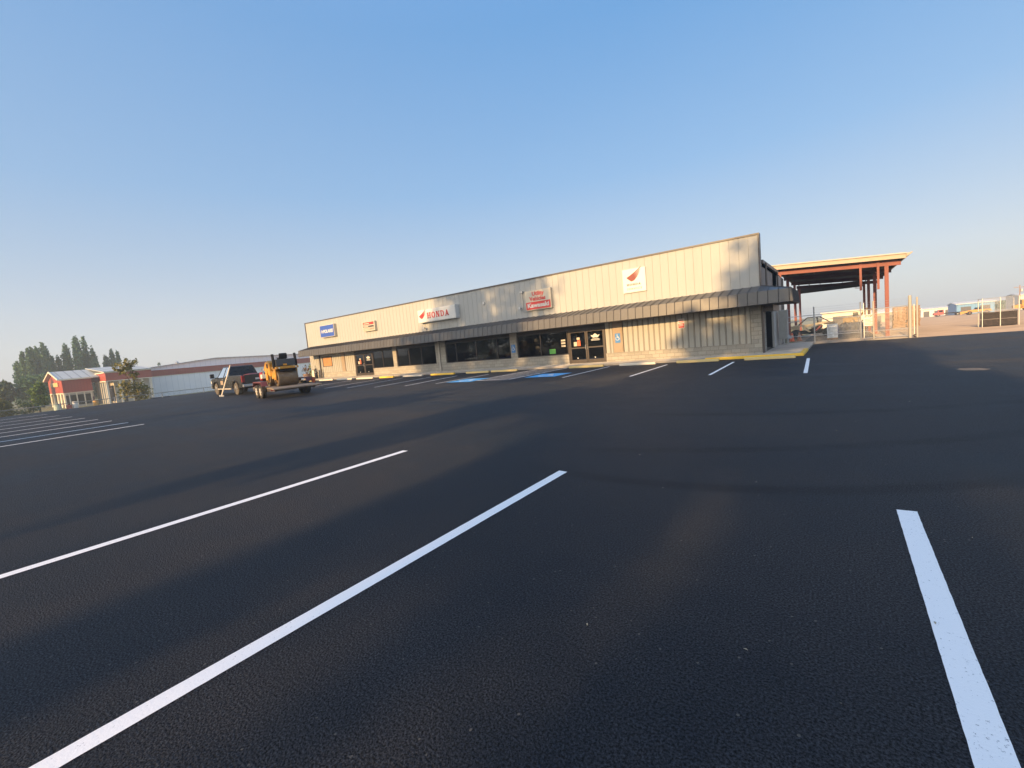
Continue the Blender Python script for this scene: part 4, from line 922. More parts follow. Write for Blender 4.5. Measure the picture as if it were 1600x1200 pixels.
BX = -120.0; GZ = -2.6
barn = thing('barn_store', 'dark red gabled store with cream posts and grey metal roof', 'store', (BX, 0, 0))
RX = 14.5      # gable width
b = MB(); b.prism([(0, 16.9), (0, 21.0), (-RX, 21.0), (-RX, 16.9)], .42, 3.05, 'xy'); wl = b.build('red_wall', M_BARN, barn)
b = MB(); b.prism([(.02, .42), (.02, 3.0), (-RX / 2, 4.55), (-RX, 3.0), (-RX, .42)], 16.78, 16.88, 'xz'); b.build('gable', M_BARNX, barn)
b = MB(); th = .16
b.prism([(.5, 2.92), (-RX / 2, 4.65), (-RX - .5, 2.92), (-RX - .5, 3.1), (-RX / 2, 4.83), (.5, 3.1)], 16.3, 24.0, 'xz'); b.build('roof', M_ROOFG, barn)
b = MB(); b.prism([(.55, 2.9), (-RX / 2, 4.66), (-RX - .55, 2.9), (-RX - .55, 3.16), (-RX / 2, 4.92), (.55, 3.16)], 16.12, 16.28, 'xz'); b.box(.5, .6, 16.3, 21.2, 2.86, 3.12); b.build('roof_trim', M_CREAM, barn)
b = MB(); b.box(-RX, .10, 16.75, 21.1, .26, .415); b.build('band', M_CREAM, barn)
b = MB(); b.box(-RX + .2, -.12, 17.1, 21.0, GZ, .25); b.build('shop_wall', mat('store_tan', (.46, .43, .37), .7, .1, 1), barn)
for y in (16.85, 17.45, 18.5, 19.6, 20.6): b = MB(); b.box(-.11, .02, y, y + .16, GZ, .255); b.build('post', M_CREAM, barn)
for x in (-.3, -3.2, -6.6, -10.4, -13.8): b = MB(); b.box(x - .8, x, 16.80, 16.99, GZ, .255); b.build('front_post', M_CREAM, barn)
for y0, y1 in ((17.02, 17.44), (17.63, 18.49), (18.68, 19.58), (19.78, 20.58)): b = MB(); b.box(-.119, -.09, y0, y1, GZ + .5, -.1); b.build('window', M_CARGLASS, barn)
b = MB(); b.box(-.6, -.02, 20.75, 21.0, GZ, -.8); b.build('red_door', M_REDDK, barn)
sb = MB(); sb.box(-11, -3.2, 16.60, 16.76, 1.75, 2.55); so_ = sb.build('sign_board', mat('sign_gold', (.62, .42, .18), .5, .1, .4), barn)
# lower front wing: red band over cream posts and a glazed porch
b = MB(); b.box(-9, 5.2, 22.2, 29.4, 2.02, 3.55); b.build('wing_band', M_BARNX, barn)
b = MB(); b.box(-9, 5.4, 22.0, 29.5, 3.555, 3.72); b.box(-9, 5.35, 22.05, 29.45, 1.86, 2.015); b.build('wing_trim', M_CREAM, barn)
b = MB(); b.prism([(5.5, 3.73), (-9, 5.0), (-9, 5.12), (5.5, 3.85)], 21.9, 29.6, 'xz'); b.build('wing_roof', M_ROOFG, barn)
b = MB(); b.box(-9, 3.4, 23.6, 29.3, GZ, 1.855); b.build('wing_wall', mat('porch_tan', (.50, .46, .38), .7, .1, 1), barn)
for x in (5.0, 3.9, 2.2, .6, -1.4, -3.2): b = MB(); b.box(x - .30, x, 22.15, 22.45, GZ, 1.855); b.build('porch_post', M_CREAM, barn)
for y in (24.1, 25.9, 27.6, 29.0): b = MB(); b.box(4.9, 5.15, y, y + .3, GZ, 1.855); b.build('porch_post', M_CREAM, barn)
for q in ((3.402, 3.45, 24.5, 25.4, GZ, 1.1), (3.402, 3.45, 26.6, 27.4, GZ, 1.1), (-3, 3.2, 23.55, 23.598, GZ + .4, 1.0)): b = MB(); b.box(*q); b.build('porch_window', M_CARGLASS, barn)

wh = thing('warehouse', 'long white metal warehouse with dark red band behind the truck', 'warehouse', (BX, 0, 0))
b = MB(); b.box(-40, 0, 29.5, 96, GZ, 1.98); b.build('wall', M_WHITEW, wh)
b = MB(); b.box(-40, .06, 29.5, 96, 2.08, 3.40); b.build('red_band', M_BARN, wh)
b = MB(); b.box(-40, .10, 29.5, 96, 1.985, 2.075); b.box(-40, .04, 29.5, 96, -1.60, -1.54); b.build('trim', M_CREAM, wh)
b = MB(); b.prism([(29.5, 3.405), (96, 3.405), (96, 3.9), (44.0, 5.15), (29.5, 3.85)], -40, -2.0, 'yz'); b.build('upper_wall', M_WHITEW, wh)
b = MB(); b.prism([(29.3, 3.86), (44.0, 5.16), (96.2, 3.91), (96.2, 4.03), (44.0, 5.30), (29.3, 3.98)], -41, -1.6, 'yz'); b.build('roof', M_ROOFG, wh)
b = MB(); b.lathe([(.28, 4.5), (.28, 5.0), (.5, 5.0), (.1, 5.35)], 12, 'z', (-8, 38, -.1)); b.build('roof_vent', M_GALV, wh)

# poplars
def poplar(i, x, y, top, label, width=1.0, group='poplars behind the red store'):
    """columnar crown: leaves packed round several rising leaders, ragged outline, pointed top"""
    gz = ground_z(x, y); h = top - gz; rs = np.random.RandomState(700 + i); n = 5500
    lead = [(rs.uniform(-.6, .6) * width, rs.uniform(-.8, .8) * width, rs.uniform(.66, .95), rs.uniform(.45, .7)) for _ in range(4)] + [(0, 0, 1.0, .75)]
    P = []
    for lx, ly, lh, lw in lead:
        m_ = n // 5; f = rs.beta(1.25, 1.15, m_); z = (.06 + .94 * f) * lh
        pr = np.where(f < .55, 1.15 - .1 * f, 1.09 * np.sqrt(np.maximum(0, 1 - (np.maximum(f - .55, 0) / .46) ** 2)) + .03)
        ang = rs.uniform(0, 2 * math.pi, m_); wob = .78 + .22 * np.sin(ang * 3 + z * 37 + i) + .18 * np.sin(z * 61 + ang * 2)
        r_ = width * 1.95 * lw * pr * wob * np.sqrt(rs.uniform(.1, 1, m_)) * rs.normal(1, .16, m_); sh = 1 - .6 * f
        P.append(np.stack([lx * (.5 + .5 * (1 - f)) + r_ * np.cos(ang), ly * (.7 + .3 * (1 - f)) + r_ * np.sin(ang), z * h + rs.normal(0, .25, m_)], 1))
    P = np.concatenate(P); m_ = len(P)
    a = rs.normal(size=(m_, 3)); a[:, 2] += 1.2; a /= np.linalg.norm(a, axis=1)[:, None]; b_ = np.cross(a, rs.normal(size=(m_, 3))); b_ /= np.linalg.norm(b_, axis=1)[:, None]
    sz = .55 * rs.uniform(.5, 1.3, (m_, 1)); V = np.stack([P - a * sz * .6, P + b_ * sz * .34, P + a * sz * .6, P - b_ * sz * .34], 1).reshape(-1, 3)
    mb = MB(); mb.v = [tuple(v) for v in V]; mb.f = [(4 * q, 4 * q + 1, 4 * q + 2, 4 * q + 3) for q in range(m_)]
    t = thing('poplar_tree', label, 'tree', (x, y, gz), 0, group); mb.build('crown', L_POP, t); trunk_mb(h * .6, .3, [], 200 + i).build('trunk', M_BARK, t, smooth=True); return t
pw = ['pale sunlit leftmost spire', 'thin left spire', 'broad spire', 'third narrow spire', 'tallest spire', 'pointed spire', 'short right-hand spire']
for i, (y, top, wd) in enumerate(((16.3, 9.0, .75), (17.35, 11.4, .62), (18.1, 12.2, .42), (19.25, 12.7, .62), (19.9, 12.5, .5), (20.8, 13.4, .52), (21.85, 12.9, .5), (22.55, 9.6, .42))):
    poplar(i, -170 + (i % 3) * 2.2, y, top, ['short pale spire on the left edge of the left poplar clump', 'second spire from left in the left poplar clump', 'thin dark spire standing up in the left poplar clump', 'broad spire in the middle of the left poplar clump', 'narrow middle spire touching the broad one, left poplar clump', 'tallest spire of the left poplar clump', 'pointed spire right of the tallest, left poplar clump', 'low dark spire on the right edge of the left poplar clump'][i], wd)
for i, (y, top, wd) in enumerate(((23.9, 9.8, .6), (25.4, 13.0, .75), (27.0, 14.6, .6), (28.1, 15.0, .55), (29.2, 14.8, .6), (30.2, 11.6, .55), (30.9, 8.0, .55))):
    poplar(20 + i, -170 + (i % 3) * 2.2, y, top, ['low spire on the left flank of the middle poplar clump', 'bushy left spire of the middle poplar clump', 'tall left-of-centre spire of the middle poplar clump', 'highest spire of the middle poplar clump', 'tall right-of-centre spire of the middle poplar clump', 'sloping right spire of the middle poplar clump', 'lowest spire on the right flank of the middle poplar clump'][i], wd)
for i, (y, top, wd) in enumerate(((33.6, 9.4, .6), (34.6, 10.9, .5), (35.4, 10.1, .42))):
    poplar(40 + i, -170 + (i % 3) * 2.2, y, top, ['left spire of the small right poplar clump', 'middle and tallest spire of the small right poplar clump', 'thin right spire of the small right poplar clump'][i], wd)
# other trees on the left
def round_tree(name, label, x, y, top, wd, leaf, seed, group=None, n=3200, size=.32):
    gz = ground_z(x, y); h = top - gz; rr = random.Random(seed)
    L_ = [(0, 0, h * .60, wd * .8, wd * .8, h * .34)] + [(rr.uniform(-.7, .7) * wd, rr.uniform(-.6, .6) * wd, h * rr.uniform(.35, .82), wd * rr.uniform(.35, .55), wd * .45, h * .16) for _ in range(7)]
    return tree(name, label, (x, y, gz), L_, n, size, h * .6, h * .03, [(h * .3, wd * .4, .1, h * .25), (h * .35, -wd * .4, .1, h * .2)], seed, leaf, group)
round_tree('round_tree', 'yellow green conical tree just left of the red store', -92, 10.2, 3.0, .95, L_MID, 301)
round_tree('round_tree', 'dark grey green tree below the left poplar clump', -130, 13.6, 4.6, 1.9, L_POP, 302, n=3600, size=.45)
round_tree('round_tree', 'olive bushy tree at the far left edge of the view', -80, 5.6, 1.1, 1.1, L_OLIVE, 303)
round_tree('round_tree', 'dark rounded tree behind the olive bush on the far left', -130, 10.0, 4.2, 1.9, L_DARK, 304, n=3600, size=.45)
round_tree('round_tree', 'bluish tree between the dark rounded tree and left poplars', -140, 16.2, 5.0, 2.0, L_POP, 305, n=3200, size=.45)
t = thing('hedge', 'long clipped dark hedge behind the low rail fence', 'hedge', (-88, 6.0, ground_z(-88, 6)))
foliage([(0, y, 1.35, .8, .9, 1.25) for y in np.arange(-14, 3.6, .9)], 8000, .22, 77, 24, .26).build('leaves', L_DARK, t)
st = MB()
for y in np.arange(-14, 3.6, .9): st.tube((0, y, -.1), (0, y, 1.4), .04, 5)
st.build('stem', M_BARK, t)
# street tree in front of the warehouse, sparse top and denser low crown
gz = ground_z(-58, 13.2)
tree('street_tree', 'small olive street tree with sparse top before the white warehouse', (-58, 13.2, gz),
     [(0, 0, 2.7, .75, 1.0, .9), (.1, .7, 2.3, .6, .6, .8), (-.1, -.5, 3.3, .6, .6, .5), (0, -.5, 5.1, .6, .75, .5), (0, .2, 5.5, .6, .6, .42), (0, -.9, 4.75, .5, .5, .35), (0, .35, 4.3, .5, .5, .35)], 1700, .22, 5.0, .09,
     [(2.0, 0, .7, .8), (2.4, .3, -.6, 1.2), (3.2, 0, .5, 1.5), (3.3, -.2, -.6, 1.5)], 310, L_OLIVE, None, 16, .34)
# small distant trees above the warehouse roof
for k, (y, top, lb) in enumerate(((40.2, 6.6, 'tiny bare tree showing above the warehouse roof, right of centre'), (32.6, 5.3, 'tiny dark tree showing above the left part of warehouse roof'), (57.0, 4.9, 'tiny tree above the warehouse roof near the roller'))):
    yy_ = y * 1.42; round_tree('distant_tree', lb, -175, yy_, 1.6 + (top - 1.6) * 1.43, 1.0, L_POP, 320 + k, 'small trees beyond the warehouse', 420, .4)
# goods in front of the red store
def barrel(x, y, ma, label, r=.35, h=.95):
    b_ = MB(); b_.lathe([(.02, 0), (r, 0), (r, h * .3), (r * 1.04, h * .33), (r, h * .36), (r, h * .64), (r * 1.04, h * .67), (r, h * .7), (r, h), (.02, h * .98)], 16)
    o_ = tag(b_.build('barrel', ma), label, 'barrel', 'goods in front of the red store'); o_.location = (x, y, ground_z(x, y)); return o_
barrel(-108, 14.1, mat('pale_green', (.38, .46, .38), .5), 'pale green drum left of the red store', .5, 1.3)
barrel(-108, 15.5, M_REDM, 'red drum by the corner of the red store', .36, .9); barrel(-108, 16.3, M_SIGNW, 'white drum by the corner of the red store', .36, 1.35)
barrel(-108, 19.0, M_YEL, 'yellow drum before the tan wall of the red store', .38, 1.2)
def parked_car(x, y, rz, ma, label):
    t_ = thing('parked_car', label, 'car', (x, y, ground_z(x, y)), rz, 'cars parked below the lot edge')
    b_ = MB(); b_.prism([(-2.1, .3), (-2.15, .8), (-1.9, .92), (1.0, .95), (2.0, .8), (2.1, .35)], -.86, .86, 'xz'); b_.build('body', ma, t_, bevel=.06)
    b_ = MB(); b_.loft([[Vector((-1.8, -.78, .92)), Vector((1.0, -.78, .94)), Vector((1.0, .78, .94)), Vector((-1.8, .78, .92))], [Vector((-1.2, -.62, 1.42)), Vector((.3, -.62, 1.44)), Vector((.3, .62, 1.44)), Vector((-1.2, .62, 1.42))]]); b_.build('window', M_CARGLASS, t_)
    b_ = MB(); b_.box(-1.2, .3, -.6, .6, 1.44, 1.47); b_.build('roof', ma, t_, bevel=.02)
    for x_ in (-1.3, 1.3):
        wheel(t_, x_, .76, .32, .2, 1, M_RUBBER, M_CHROME); wheel(t_, x_, -.76, .32, .2, -1, M_RUBBER, M_CHROME)
    return t_
parked_car(-55.2, 15.0, R(80), M_TRUCK, 'dark car roof just showing beyond the lot edge beside the street tree')
parked_car(-60.0, 18.3, R(80), mat('car_silver', (.5, .5, .49), .3, .05, 1, metal=.4), 'silver car roof just showing beyond the lot edge left of truck')

# ------------------------------------------------------------------ right: carport, fence, machines
cp = thing('carport', 'open steel carport with red posts and tan sloping roof', 'carport', (0, 0, 0))
def rz_(x): return 5.12 - (x + 3.5) * .068     # roof soffit falls to the right
for (xa, yy_, nm) in [(2.45, 36.0, 1), (2.2, 42.0, 0), (2.15, 49.0, 0), (2.1, 55.6, 0), (-3.15, 36.0, 1), (-3.15, 42.0, 0), (-3.15, 49.0, 0), (-3.15, 55.6, 0)]:
    gz = ground_z(xa, yy_) - .05; b = MB(); tp = rz_(xa) - .42
    b.box(xa - .095, xa + .095, yy_ - .11, yy_ - .09, gz, tp); b.box(xa - .095, xa + .095, yy_ + .09, yy_ + .11, gz, tp); b.box(xa - .012, xa + .012, yy_ - .09, yy_ + .09, gz, tp)
    b.box(xa - .2, xa + .2, yy_ - .2, yy_ + .2, gz, gz + .07); b.build('post', M_REDST, cp)
for yy_ in (36.0, 42.0, 49.0, 55.6):
    b = MB(); b.prism([(-3.4, rz_(-3.4) - .41), (-3.4, rz_(-3.4) - .12), (3.12, rz_(3.12) - .12), (3.12, rz_(3.12) - .41)], yy_ - .06, yy_ + .06, 'xz')
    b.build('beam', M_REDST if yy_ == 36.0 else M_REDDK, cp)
b = MB()
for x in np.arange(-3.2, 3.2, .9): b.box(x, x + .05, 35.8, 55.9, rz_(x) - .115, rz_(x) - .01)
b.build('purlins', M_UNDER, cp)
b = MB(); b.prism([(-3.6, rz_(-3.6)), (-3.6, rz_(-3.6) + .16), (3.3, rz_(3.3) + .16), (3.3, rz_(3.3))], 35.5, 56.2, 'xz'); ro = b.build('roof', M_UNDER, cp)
b = MB(); b.prism([(-3.62, rz_(-3.6) - .08), (-3.62, rz_(-3.6) + .17), (3.32, rz_(3.3) + .17), (3.32, rz_(3.3) - .08)], 35.40, 35.498, 'xz'); b.prism([(3.301, rz_(3.3) - .02), (3.60, rz_(3.3) + .20), (3.60, rz_(3.3) + .24), (3.301, rz_(3.3) + .19)], 35.4, 56.2, 'xz'); b.build('fascia', M_TAN, cp)
b = MB(); b.prism([(-3.62, rz_(-3.6) + .171), (-3.62, rz_(-3.6) + .235), (3.32, rz_(3.3) + .235), (3.32, rz_(3.3) + .171)], 35.3, 56.3, 'xz'); b.build('roof_sheet', mat('roof_cream', (.42, .375, .31), .5, .06, 1), cp)
for x, z0 in ((1.2, 3.0), (2.05, 2.95)):
    b = MB(); b.box(x - .06, x + .06, 35.84, 35.93, z0, rz_(x) - .12); b.build('hanger', M_REDST, cp)
b = MB(); b.path([(1.2, 35.95, 3.15), (.9, 35.95, 3.2)], .02); b.path([(2.05, 35.95, 4.0), (1.9, 35.95, 3.98)], .02); b.build('bracket', M_REDDK, cp)
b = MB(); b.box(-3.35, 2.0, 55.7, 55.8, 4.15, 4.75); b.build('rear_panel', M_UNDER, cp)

# chain link fence with barbed wire, y = 32.6
def mesh_panel(x0, x1, z0, z1, y, pitch=.085, rad=.0028):
    b_ = MB(); h = z1 - z0; x = x0 - h
    while x < x1:
        for sg in (1, -1):
            a0 = max(x, x0); a1 = min(x + h, x1)
            if a1 <= a0: continue
            za, zb = z0 + (a0 - x), z0 + (a1 - x)
            if sg < 0: za, zb = z1 - (a0 - x), z1 - (a1 - x)
            b_.tube((a0, y + sg * .002, za), (a1, y + sg * .002, zb), rad, 3)
        x += pitch
    return b_
fn = thing('chain_link_fence', 'chain link fence with barbed wire running from shop to gate post', 'fence', (0, 32.6, 0))
for x in (-2.75, -1.16, 1.05): 
    b = MB(); b.tube((x, 0, -.1), (x, 0, 2.2), .035, 8); b.lathe([(.04, 2.19), (.04, 2.21), (.0, 2.24)], 8, 'z', (x, 0, 0)); b.build('post', M_GALV, fn)
b = MB(); b.tube((-2.8, 0, 1.74), (1.05, 0, 1.74), .025, 6); b.tube((-2.8, 0, .5), (1.05, 0, .5), .018, 6); b.tube((-2.8, 0, 1.42), (1.05, 0, 1.42), .018, 6); b.build('rail', M_GALV, fn)
mesh_panel(-2.8, 1.05, .08, 1.74, .03, .06, .0014).build('wire_mesh', M_GALV, fn)
b = MB()
for z in (1.88, 2.02, 2.16):
    b.tube((-2.8, -.01, z), (3.15, -.01, z), .004, 4)
    for x in np.arange(-2.7, 3.1, .14): b.tube((x, -.03, z - .02), (x + .01, .01, z + .02), .003, 3)
b.build('barbed_wire', M_GALV, fn)
gt = thing('rolling_gate', 'chain link rolling gate on a small wheel with tall pale end posts', 'gate', (0, 32.85, 0))
b = MB(); b.tube((1.15, 0, 1.75), (3.35, 0, 1.78), .025, 6); b.tube((1.15, 0, .12), (3.35, 0, .12), .025, 6); b.tube((1.15, 0, .5), (3.35, 0, .5), .018, 6); b.tube((1.15, 0, 1.46), (2.3, 0, 1.46), .018, 6); b.tube((1.2, 0, .1), (1.2, 0, 2.15), .025, 6); b.tube((3.36, 0, .1), (3.36, 0, 1.8), .025, 6); b.build('frame', M_GALV, gt)
mesh_panel(1.2, 3.36, .12, 1.75, .03, .06, .0014).build('wire_mesh', M_GALV, gt)
b = MB(); b.torus((3.40, -.06, .09), .065, .025, 'y', 16, 6); b.build('wheel', M_RUBBER, gt)
for x, r_, z1 in ((3.17, .075, 2.3), (3.46, .045, 2.18), (1.62, .04, 2.2)):
    b = MB(); b.tube((x, -.25, -.05), (x, -.25, z1), r_, 10); tag(b.build('gate_post', mat('pale_post', (.36, .345, .30), .5, .06, 3)), {3.17: 'thick pale gate post at the right end of fence', 3.46: 'thinner pale post just right of the thick gate post', 1.62: 'slim post behind the white warning sign'}[x], 'post', 'posts holding the rolling gate').location = (0, 32.85, 0)
sg = thing('stop_sign', 'white warning board with red heading hung on the gate mesh', 'sign', (1.40, 32.78, 1.14))
b = MB(); b.box(-.22, .22, -.012, 0, -.32, .32); b.build('plate', M_SIGNW, sg)
text_mesh('STOP', .17, on_wall(0, -.016, .22), .006, .006, ma=M_SIGNR, parent=sg, width=.34)
b = MB()
for k in range(5): b.box(-.17, .17 - .05 * (k % 2), -.016, -.0125, .05 - k * .075, .075 - k * .075)
b.build('small_print', M_GREYP, sg)

# side-by-side buggy
def buggy(loc, rz):
    t_ = thing('utility_buggy', 'tan and black off-road buggy with roll cage parked under the carport', 'off-road buggy', loc, rz)
    M_TANP = mat('buggy_tan', (.62, .52, .36), .35, .06, 2)
    for x_ in (-1.05, 1.15):
        for sg_ in (1, -1): wheel(t_, x_, sg_ * .62, .36, .28, sg_, M_RUBBER, M_BLACK)
    b_ = MB(); b_.prism([(-1.5, .45), (-1.45, .62), (1.5, .60), (1.55, .42), (.7, .30), (-.6, .30)], -.45, .45, 'xz'); b_.build('chassis', M_BLACK, t_, bevel=.03)
    for sg_ in (1, -1):
        b_ = MB(); b_.prism([(1.72, .78), (1.62, .92), (1.0, .98), (.62, .96), (.55, .70), (.15, .42), (.05, .48), (.4, .78), (.3, .86), (-.2, .98), (-.9, 1.06), (-1.62, 1.02), (-1.50, 1.14), (-.75, 1.22), (.0, 1.10), (.6, 1.06), (1.1, 1.08), (1.6, 1.0), (1.78, .84)][::-1], sg_ * .58, sg_ * .70, 'xz'); b_.build('side_panel', M_TANP, t_, bevel=.015)
        b_ = MB(); b_.prism([(-.1, .42), (.45, .42), (.35, .60), (-.55, .96), (-.75, .88), (-.5, .50)], sg_ * .56, sg_ * .60, 'xz'); b_.build('door', M_BLACK, t_)
        b_ = MB(); b_.prism([(-.35, .55), (-.20, .52), (-.55, .92), (-.70, .92)], sg_ * .61, sg_ * .63, 'xz'); b_.build('door_flash', M_REDM, t_)
        b_ = MB(); b_.path([(.95, sg_ * .55, 1.05), (.35, sg_ * .52, 1.60), (-.55, sg_ * .52, 1.64), (-1.25, sg_ * .55, 1.12)], .03, 8); b_.path([(-.35, sg_ * .52, 1.63), (-.45, sg_ * .55, 1.0)], .03, 8); b_.build('roll_cage', M_BLACK, t_)
        b_ = MB(); b_.box(1.66, 1.76, sg_ * .35, sg_ * .60, .82, .92); b_.build('headlight', M_SIGNW, t_)
    b_ = MB(); b_.prism([(1.72, .74), (1.6, .94), (.9, 1.04), (.85, .70)], -.57, .57, 'xz'); b_.build('bonnet', M_TANP, t_, bevel=.03)
    b_ = MB(); b_.box(-.62, .3, -.5, .5, 1.635, 1.665); b_.build('roof', M_BLACK, t_)
    for y_ in (-.28, .28):
        b_ = MB(); b_.prism([(-.5, .75), (-.62, 1.35), (-.5, 1.36), (-.35, .9), (.05, .85), (.05, .75)], y_ - .2, y_ + .2, 'xz'); b_.build('seat', mat('seat_grey', (.25, .24, .23), .6), t_, bevel=.03)
    b_ = MB(); b_.box(-1.5, -.8, -.5, .5, .98, 1.04); b_.build('cargo_bed', M_BLACK, t_); return t_
buggy((-1.75, 44.6, ground_z(-1.75, 44.6)), R(180))
# wrapped crate and cones
t = thing('wrapped_crate', 'white plastic wrapped crate standing behind the fence before the buggy', 'crate', (-.32, 36.9, 0))
b = MB(); rr = random.Random(9); rings = []
for k in range(9):
    z = .12 + k * .115; rings.append([Vector((sx * (.29 + rr.uniform(-.012, .012)), sy * (.29 + rr.uniform(-.012, .012)), z)) for sx, sy in ((-1, -1), (0, -1.02), (1, -1), (1.02, 0), (1, 1), (0, 1.02), (-1, 1), (-1.02, 0))])
b.loft(rings); b.build('wrapped_load', mat('plastic_wrap', (.60, .66, .70), .2, .35, 5, .5, 9), t, bevel=.01)
b = MB()
for y_ in (-.26, 0, .26): b.box(-.30, .30, y_ - .04, y_ + .04, 0, .10)
b.box(-.30, .30, -.30, .30, .10, .118); b.build('skid', M_WOOD, t)
b = MB(); b.box(.292, .31, -.2, .2, .3, .9); b.build('blue_label', M_SIGNB, t)
def cone(x, y, ma, label):
    t_ = thing('traffic_cone', label, 'traffic cone', (x, y, .0), 0, 'traffic cones by the side wall')
    b_ = MB(); b_.lathe([(.15, .03), (.035, .62), (.03, .62)], 18); b_.build('cone', ma, t_); b_ = MB(); b_.box(-.19, .19, -.19, .19, 0, .03); b_.build('base', ma, t_)
    b_ = MB(); b_.lathe([(.098, .33), (.076, .44)], 18); b_.build('band', mat('cone_band', (.62, .45, .36), .5), t_); return t_
cone(-2.72, 38.2, M_ORANGE, 'bright orange red traffic cone nearest the side wall'); cone(-2.28, 38.3, mat('cone_faded', (.42, .17, .085), .6, .15, 5), 'faded brownish traffic cone beside the bright one')
# draped tarp / white sheet goods leaning by the side wall
t = thing('draped_rack', 'grey rack draped with a white sheet beside the side door', 'rack', (-2.62, 31.2, .12))
b = MB()
for x_ in (-.2, .2):
    for y_ in (-.3, .3): b.tube((x_, y_, 0), (x_, y_, 2.1), .022, 6)
for z in (.7, 1.3, 2.0): b.box(-.21, .21, -.32, .32, z, z + .025)
b.build('rack', M_GALV, t)
b = MB(); b.loft([[Vector((-.23, -.34, z)), Vector((.22 * (1.0 if z > 1.2 else .6) + (.12 if z < .4 else 0), -.36, z)), Vector((.23 + (.2 if z < .5 else 0), .30, z)), Vector((-.23, .34, z))] for z in (.35, .6, 1.0, 1.5, 2.06)]); b.build('sheet', mat('white_sheet', (.28, .29, .28), .7, .1, 3), t, bevel=.02)

# cage with black crates
cg = thing('wire_cage', 'tall wire mesh storage cage standing on the gravel at right', 'storage cage', (0, 40.3, 0))
for x in (7.32, 8.10, 8.88):
    for y in (0, 1.0):
        if x == 8.10 and y: continue
        b = MB(); b.tube((x, y, -.02), (x, y, 1.78), .025, 6); b.build('post', M_GALV, cg)
b = MB()
for z in (.97, 1.76):
    b.tube((7.32, 0, z), (8.88, 0, z), .018, 6); b.tube((7.32, 1, z), (8.88, 1, z), .018, 6); b.tube((7.32, 0, z), (7.32, 1, z), .018, 6); b.tube((8.88, 0, z), (8.88, 1, z), .018, 6)
b.build('rail', M_GALV, cg)
mw = mesh_panel(7.32, 8.88, .05, 1.76, .01, .075, .0011); mw.build('wire_mesh', mat('mesh_pink', (.42, .34, .32), .5, .1, 4), cg)
mesh_panel(7.32, 8.88, .05, 1.76, 1.0, .075, .0010).build('wire_mesh', M_GALV, cg)
def crate(x, z, lb, wd=.70):
    t_ = tag(None or thing('plastic_crate', lb, 'crate', (x, 40.75, z), 0, 'black crates in the wire cage'), None, None)
    b_ = MB(); b_.box(-wd / 2, wd / 2, -.3, .3, 0, .04)
    for s_ in (-1, 1):
        b_.box(-wd / 2, wd / 2, s_ * .3 - .015, s_ * .3 + .015, .041, .40); b_.box(s_ * (wd / 2 - .015) - .014, s_ * (wd / 2 - .015) + .014, -.284, .284, .041, .40)
    b_.box(-wd / 2 - .015, wd / 2 + .015, -.32, -.284 - .032, .36, .42); b_.build('shell', M_BLACK, t_)
crate(7.72, .02, 'black plastic crate, lower left in the wire cage'); crate(7.72, .46, 'black plastic crate, upper left in the wire cage'); crate(8.5, .02, 'black plastic crate, lower right in the wire cage'); crate(8.5, .46, 'black plastic crate, upper right in the wire cage')

# pallets
def pallet_mesh():
    b_ = MB()
    for y_ in (-.56, 0, .56): b_.box(-.48, .48, y_ - .02, y_ + .02, .02, .12)
    for k in range(6): x_ = -.48 + k * .176; b_.box(x_, x_ + .09, -.6, .6, .121, .14); 
    for k in range(3): x_ = -.48 + k * .40; b_.box(x_, x_ + .10, -.6, .6, 0, .019)
    return b_
pp = pallet_mesh().build('wooden_pallet', M_WOOD); rr = random.Random(4); first = True
for si, x in enumerate((4.95, 6.0)):
    for k in range(14):
        o = pp if first else pp.copy()
        if not first: col.objects.link(o)
        first = False
        o.location = (x + rr.uniform(-.04, .04), 59.5 + rr.uniform(-.05, .05), ground_z(x, 59.5) + k * .146); o.rotation_euler = (0, 0, R(rr.uniform(-3, 3)))
        lvl = 'bottom' if k == 0 else 'top' if k == 13 else None
        tag(o, (('%s pallet of the %s brown stack beyond the gate' % (lvl, ('left', 'right')[si])) if lvl else 'brown wooden pallet inside the %s stack beyond the gate' % ('left', 'right')[si]), 'pallet', 'wooden pallets in the %s stack' % ('left', 'right')[si])

# far right: buildings, bus, truck, pole, far trees
def shed(name, label, x0, x1, y0, y1, h, ridge, wall_m, roof_m, doors_=0):
    gz = ground_z((x0 + x1) / 2, y0); t_ = thing(name, label, 'building', ((x0 + x1) / 2, y0, gz)); w2 = (x1 - x0) / 2; dy = y1 - y0
    b_ = MB(); b_.prism([(0, 0), (dy, 0), (dy, h), (dy / 2, h + ridge * .96), (0, h)], -w2, w2, 'yz'); b_.build('wall', wall_m, t_)
    b_ = MB(); b_.prism([(-.5, h - .06), (dy / 2, h + ridge), (dy + .5, h - .06), (dy + .5, h + .12), (dy / 2, h + ridge + .18), (-.5, h + .12)], -w2 - .3, w2 + .3, 'yz'); b_.build('roof', roof_m, t_)
    for k in range(doors_):
        b_ = MB(); x_ = -w2 + (k + .5) * 2 * w2 / doors_; b_.box(x_ - w2 / doors_ * .55, x_ + w2 / doors_ * .55, -.05, -.01, 0, h * .72); b_.build('bay_door', M_GREYP, t_)
    return t_
M_FW = mat('far_white', (.70, .68, .64), .6, .05, .3); M_FB = rib_material('far_blue', (.12, .30, .52), (.08, .22, .42), .8, 0)
shed('distant_building', 'long low white building on the horizon beyond the gravel', 25.5, 40.5, 230, 250, 2.9, .5, M_FW, M_FW, 5)
shed('distant_building', 'blue sided metal building with white roof beyond the gravel', 30.6, 39.0, 200, 214, 3.3, .55, M_FB, M_FW, 2)
shed('distant_building', 'cream building at the far right edge behind the bus', 47.5, 75, 215, 230, 4.6, .5, M_CREAM, M_FW, 4)
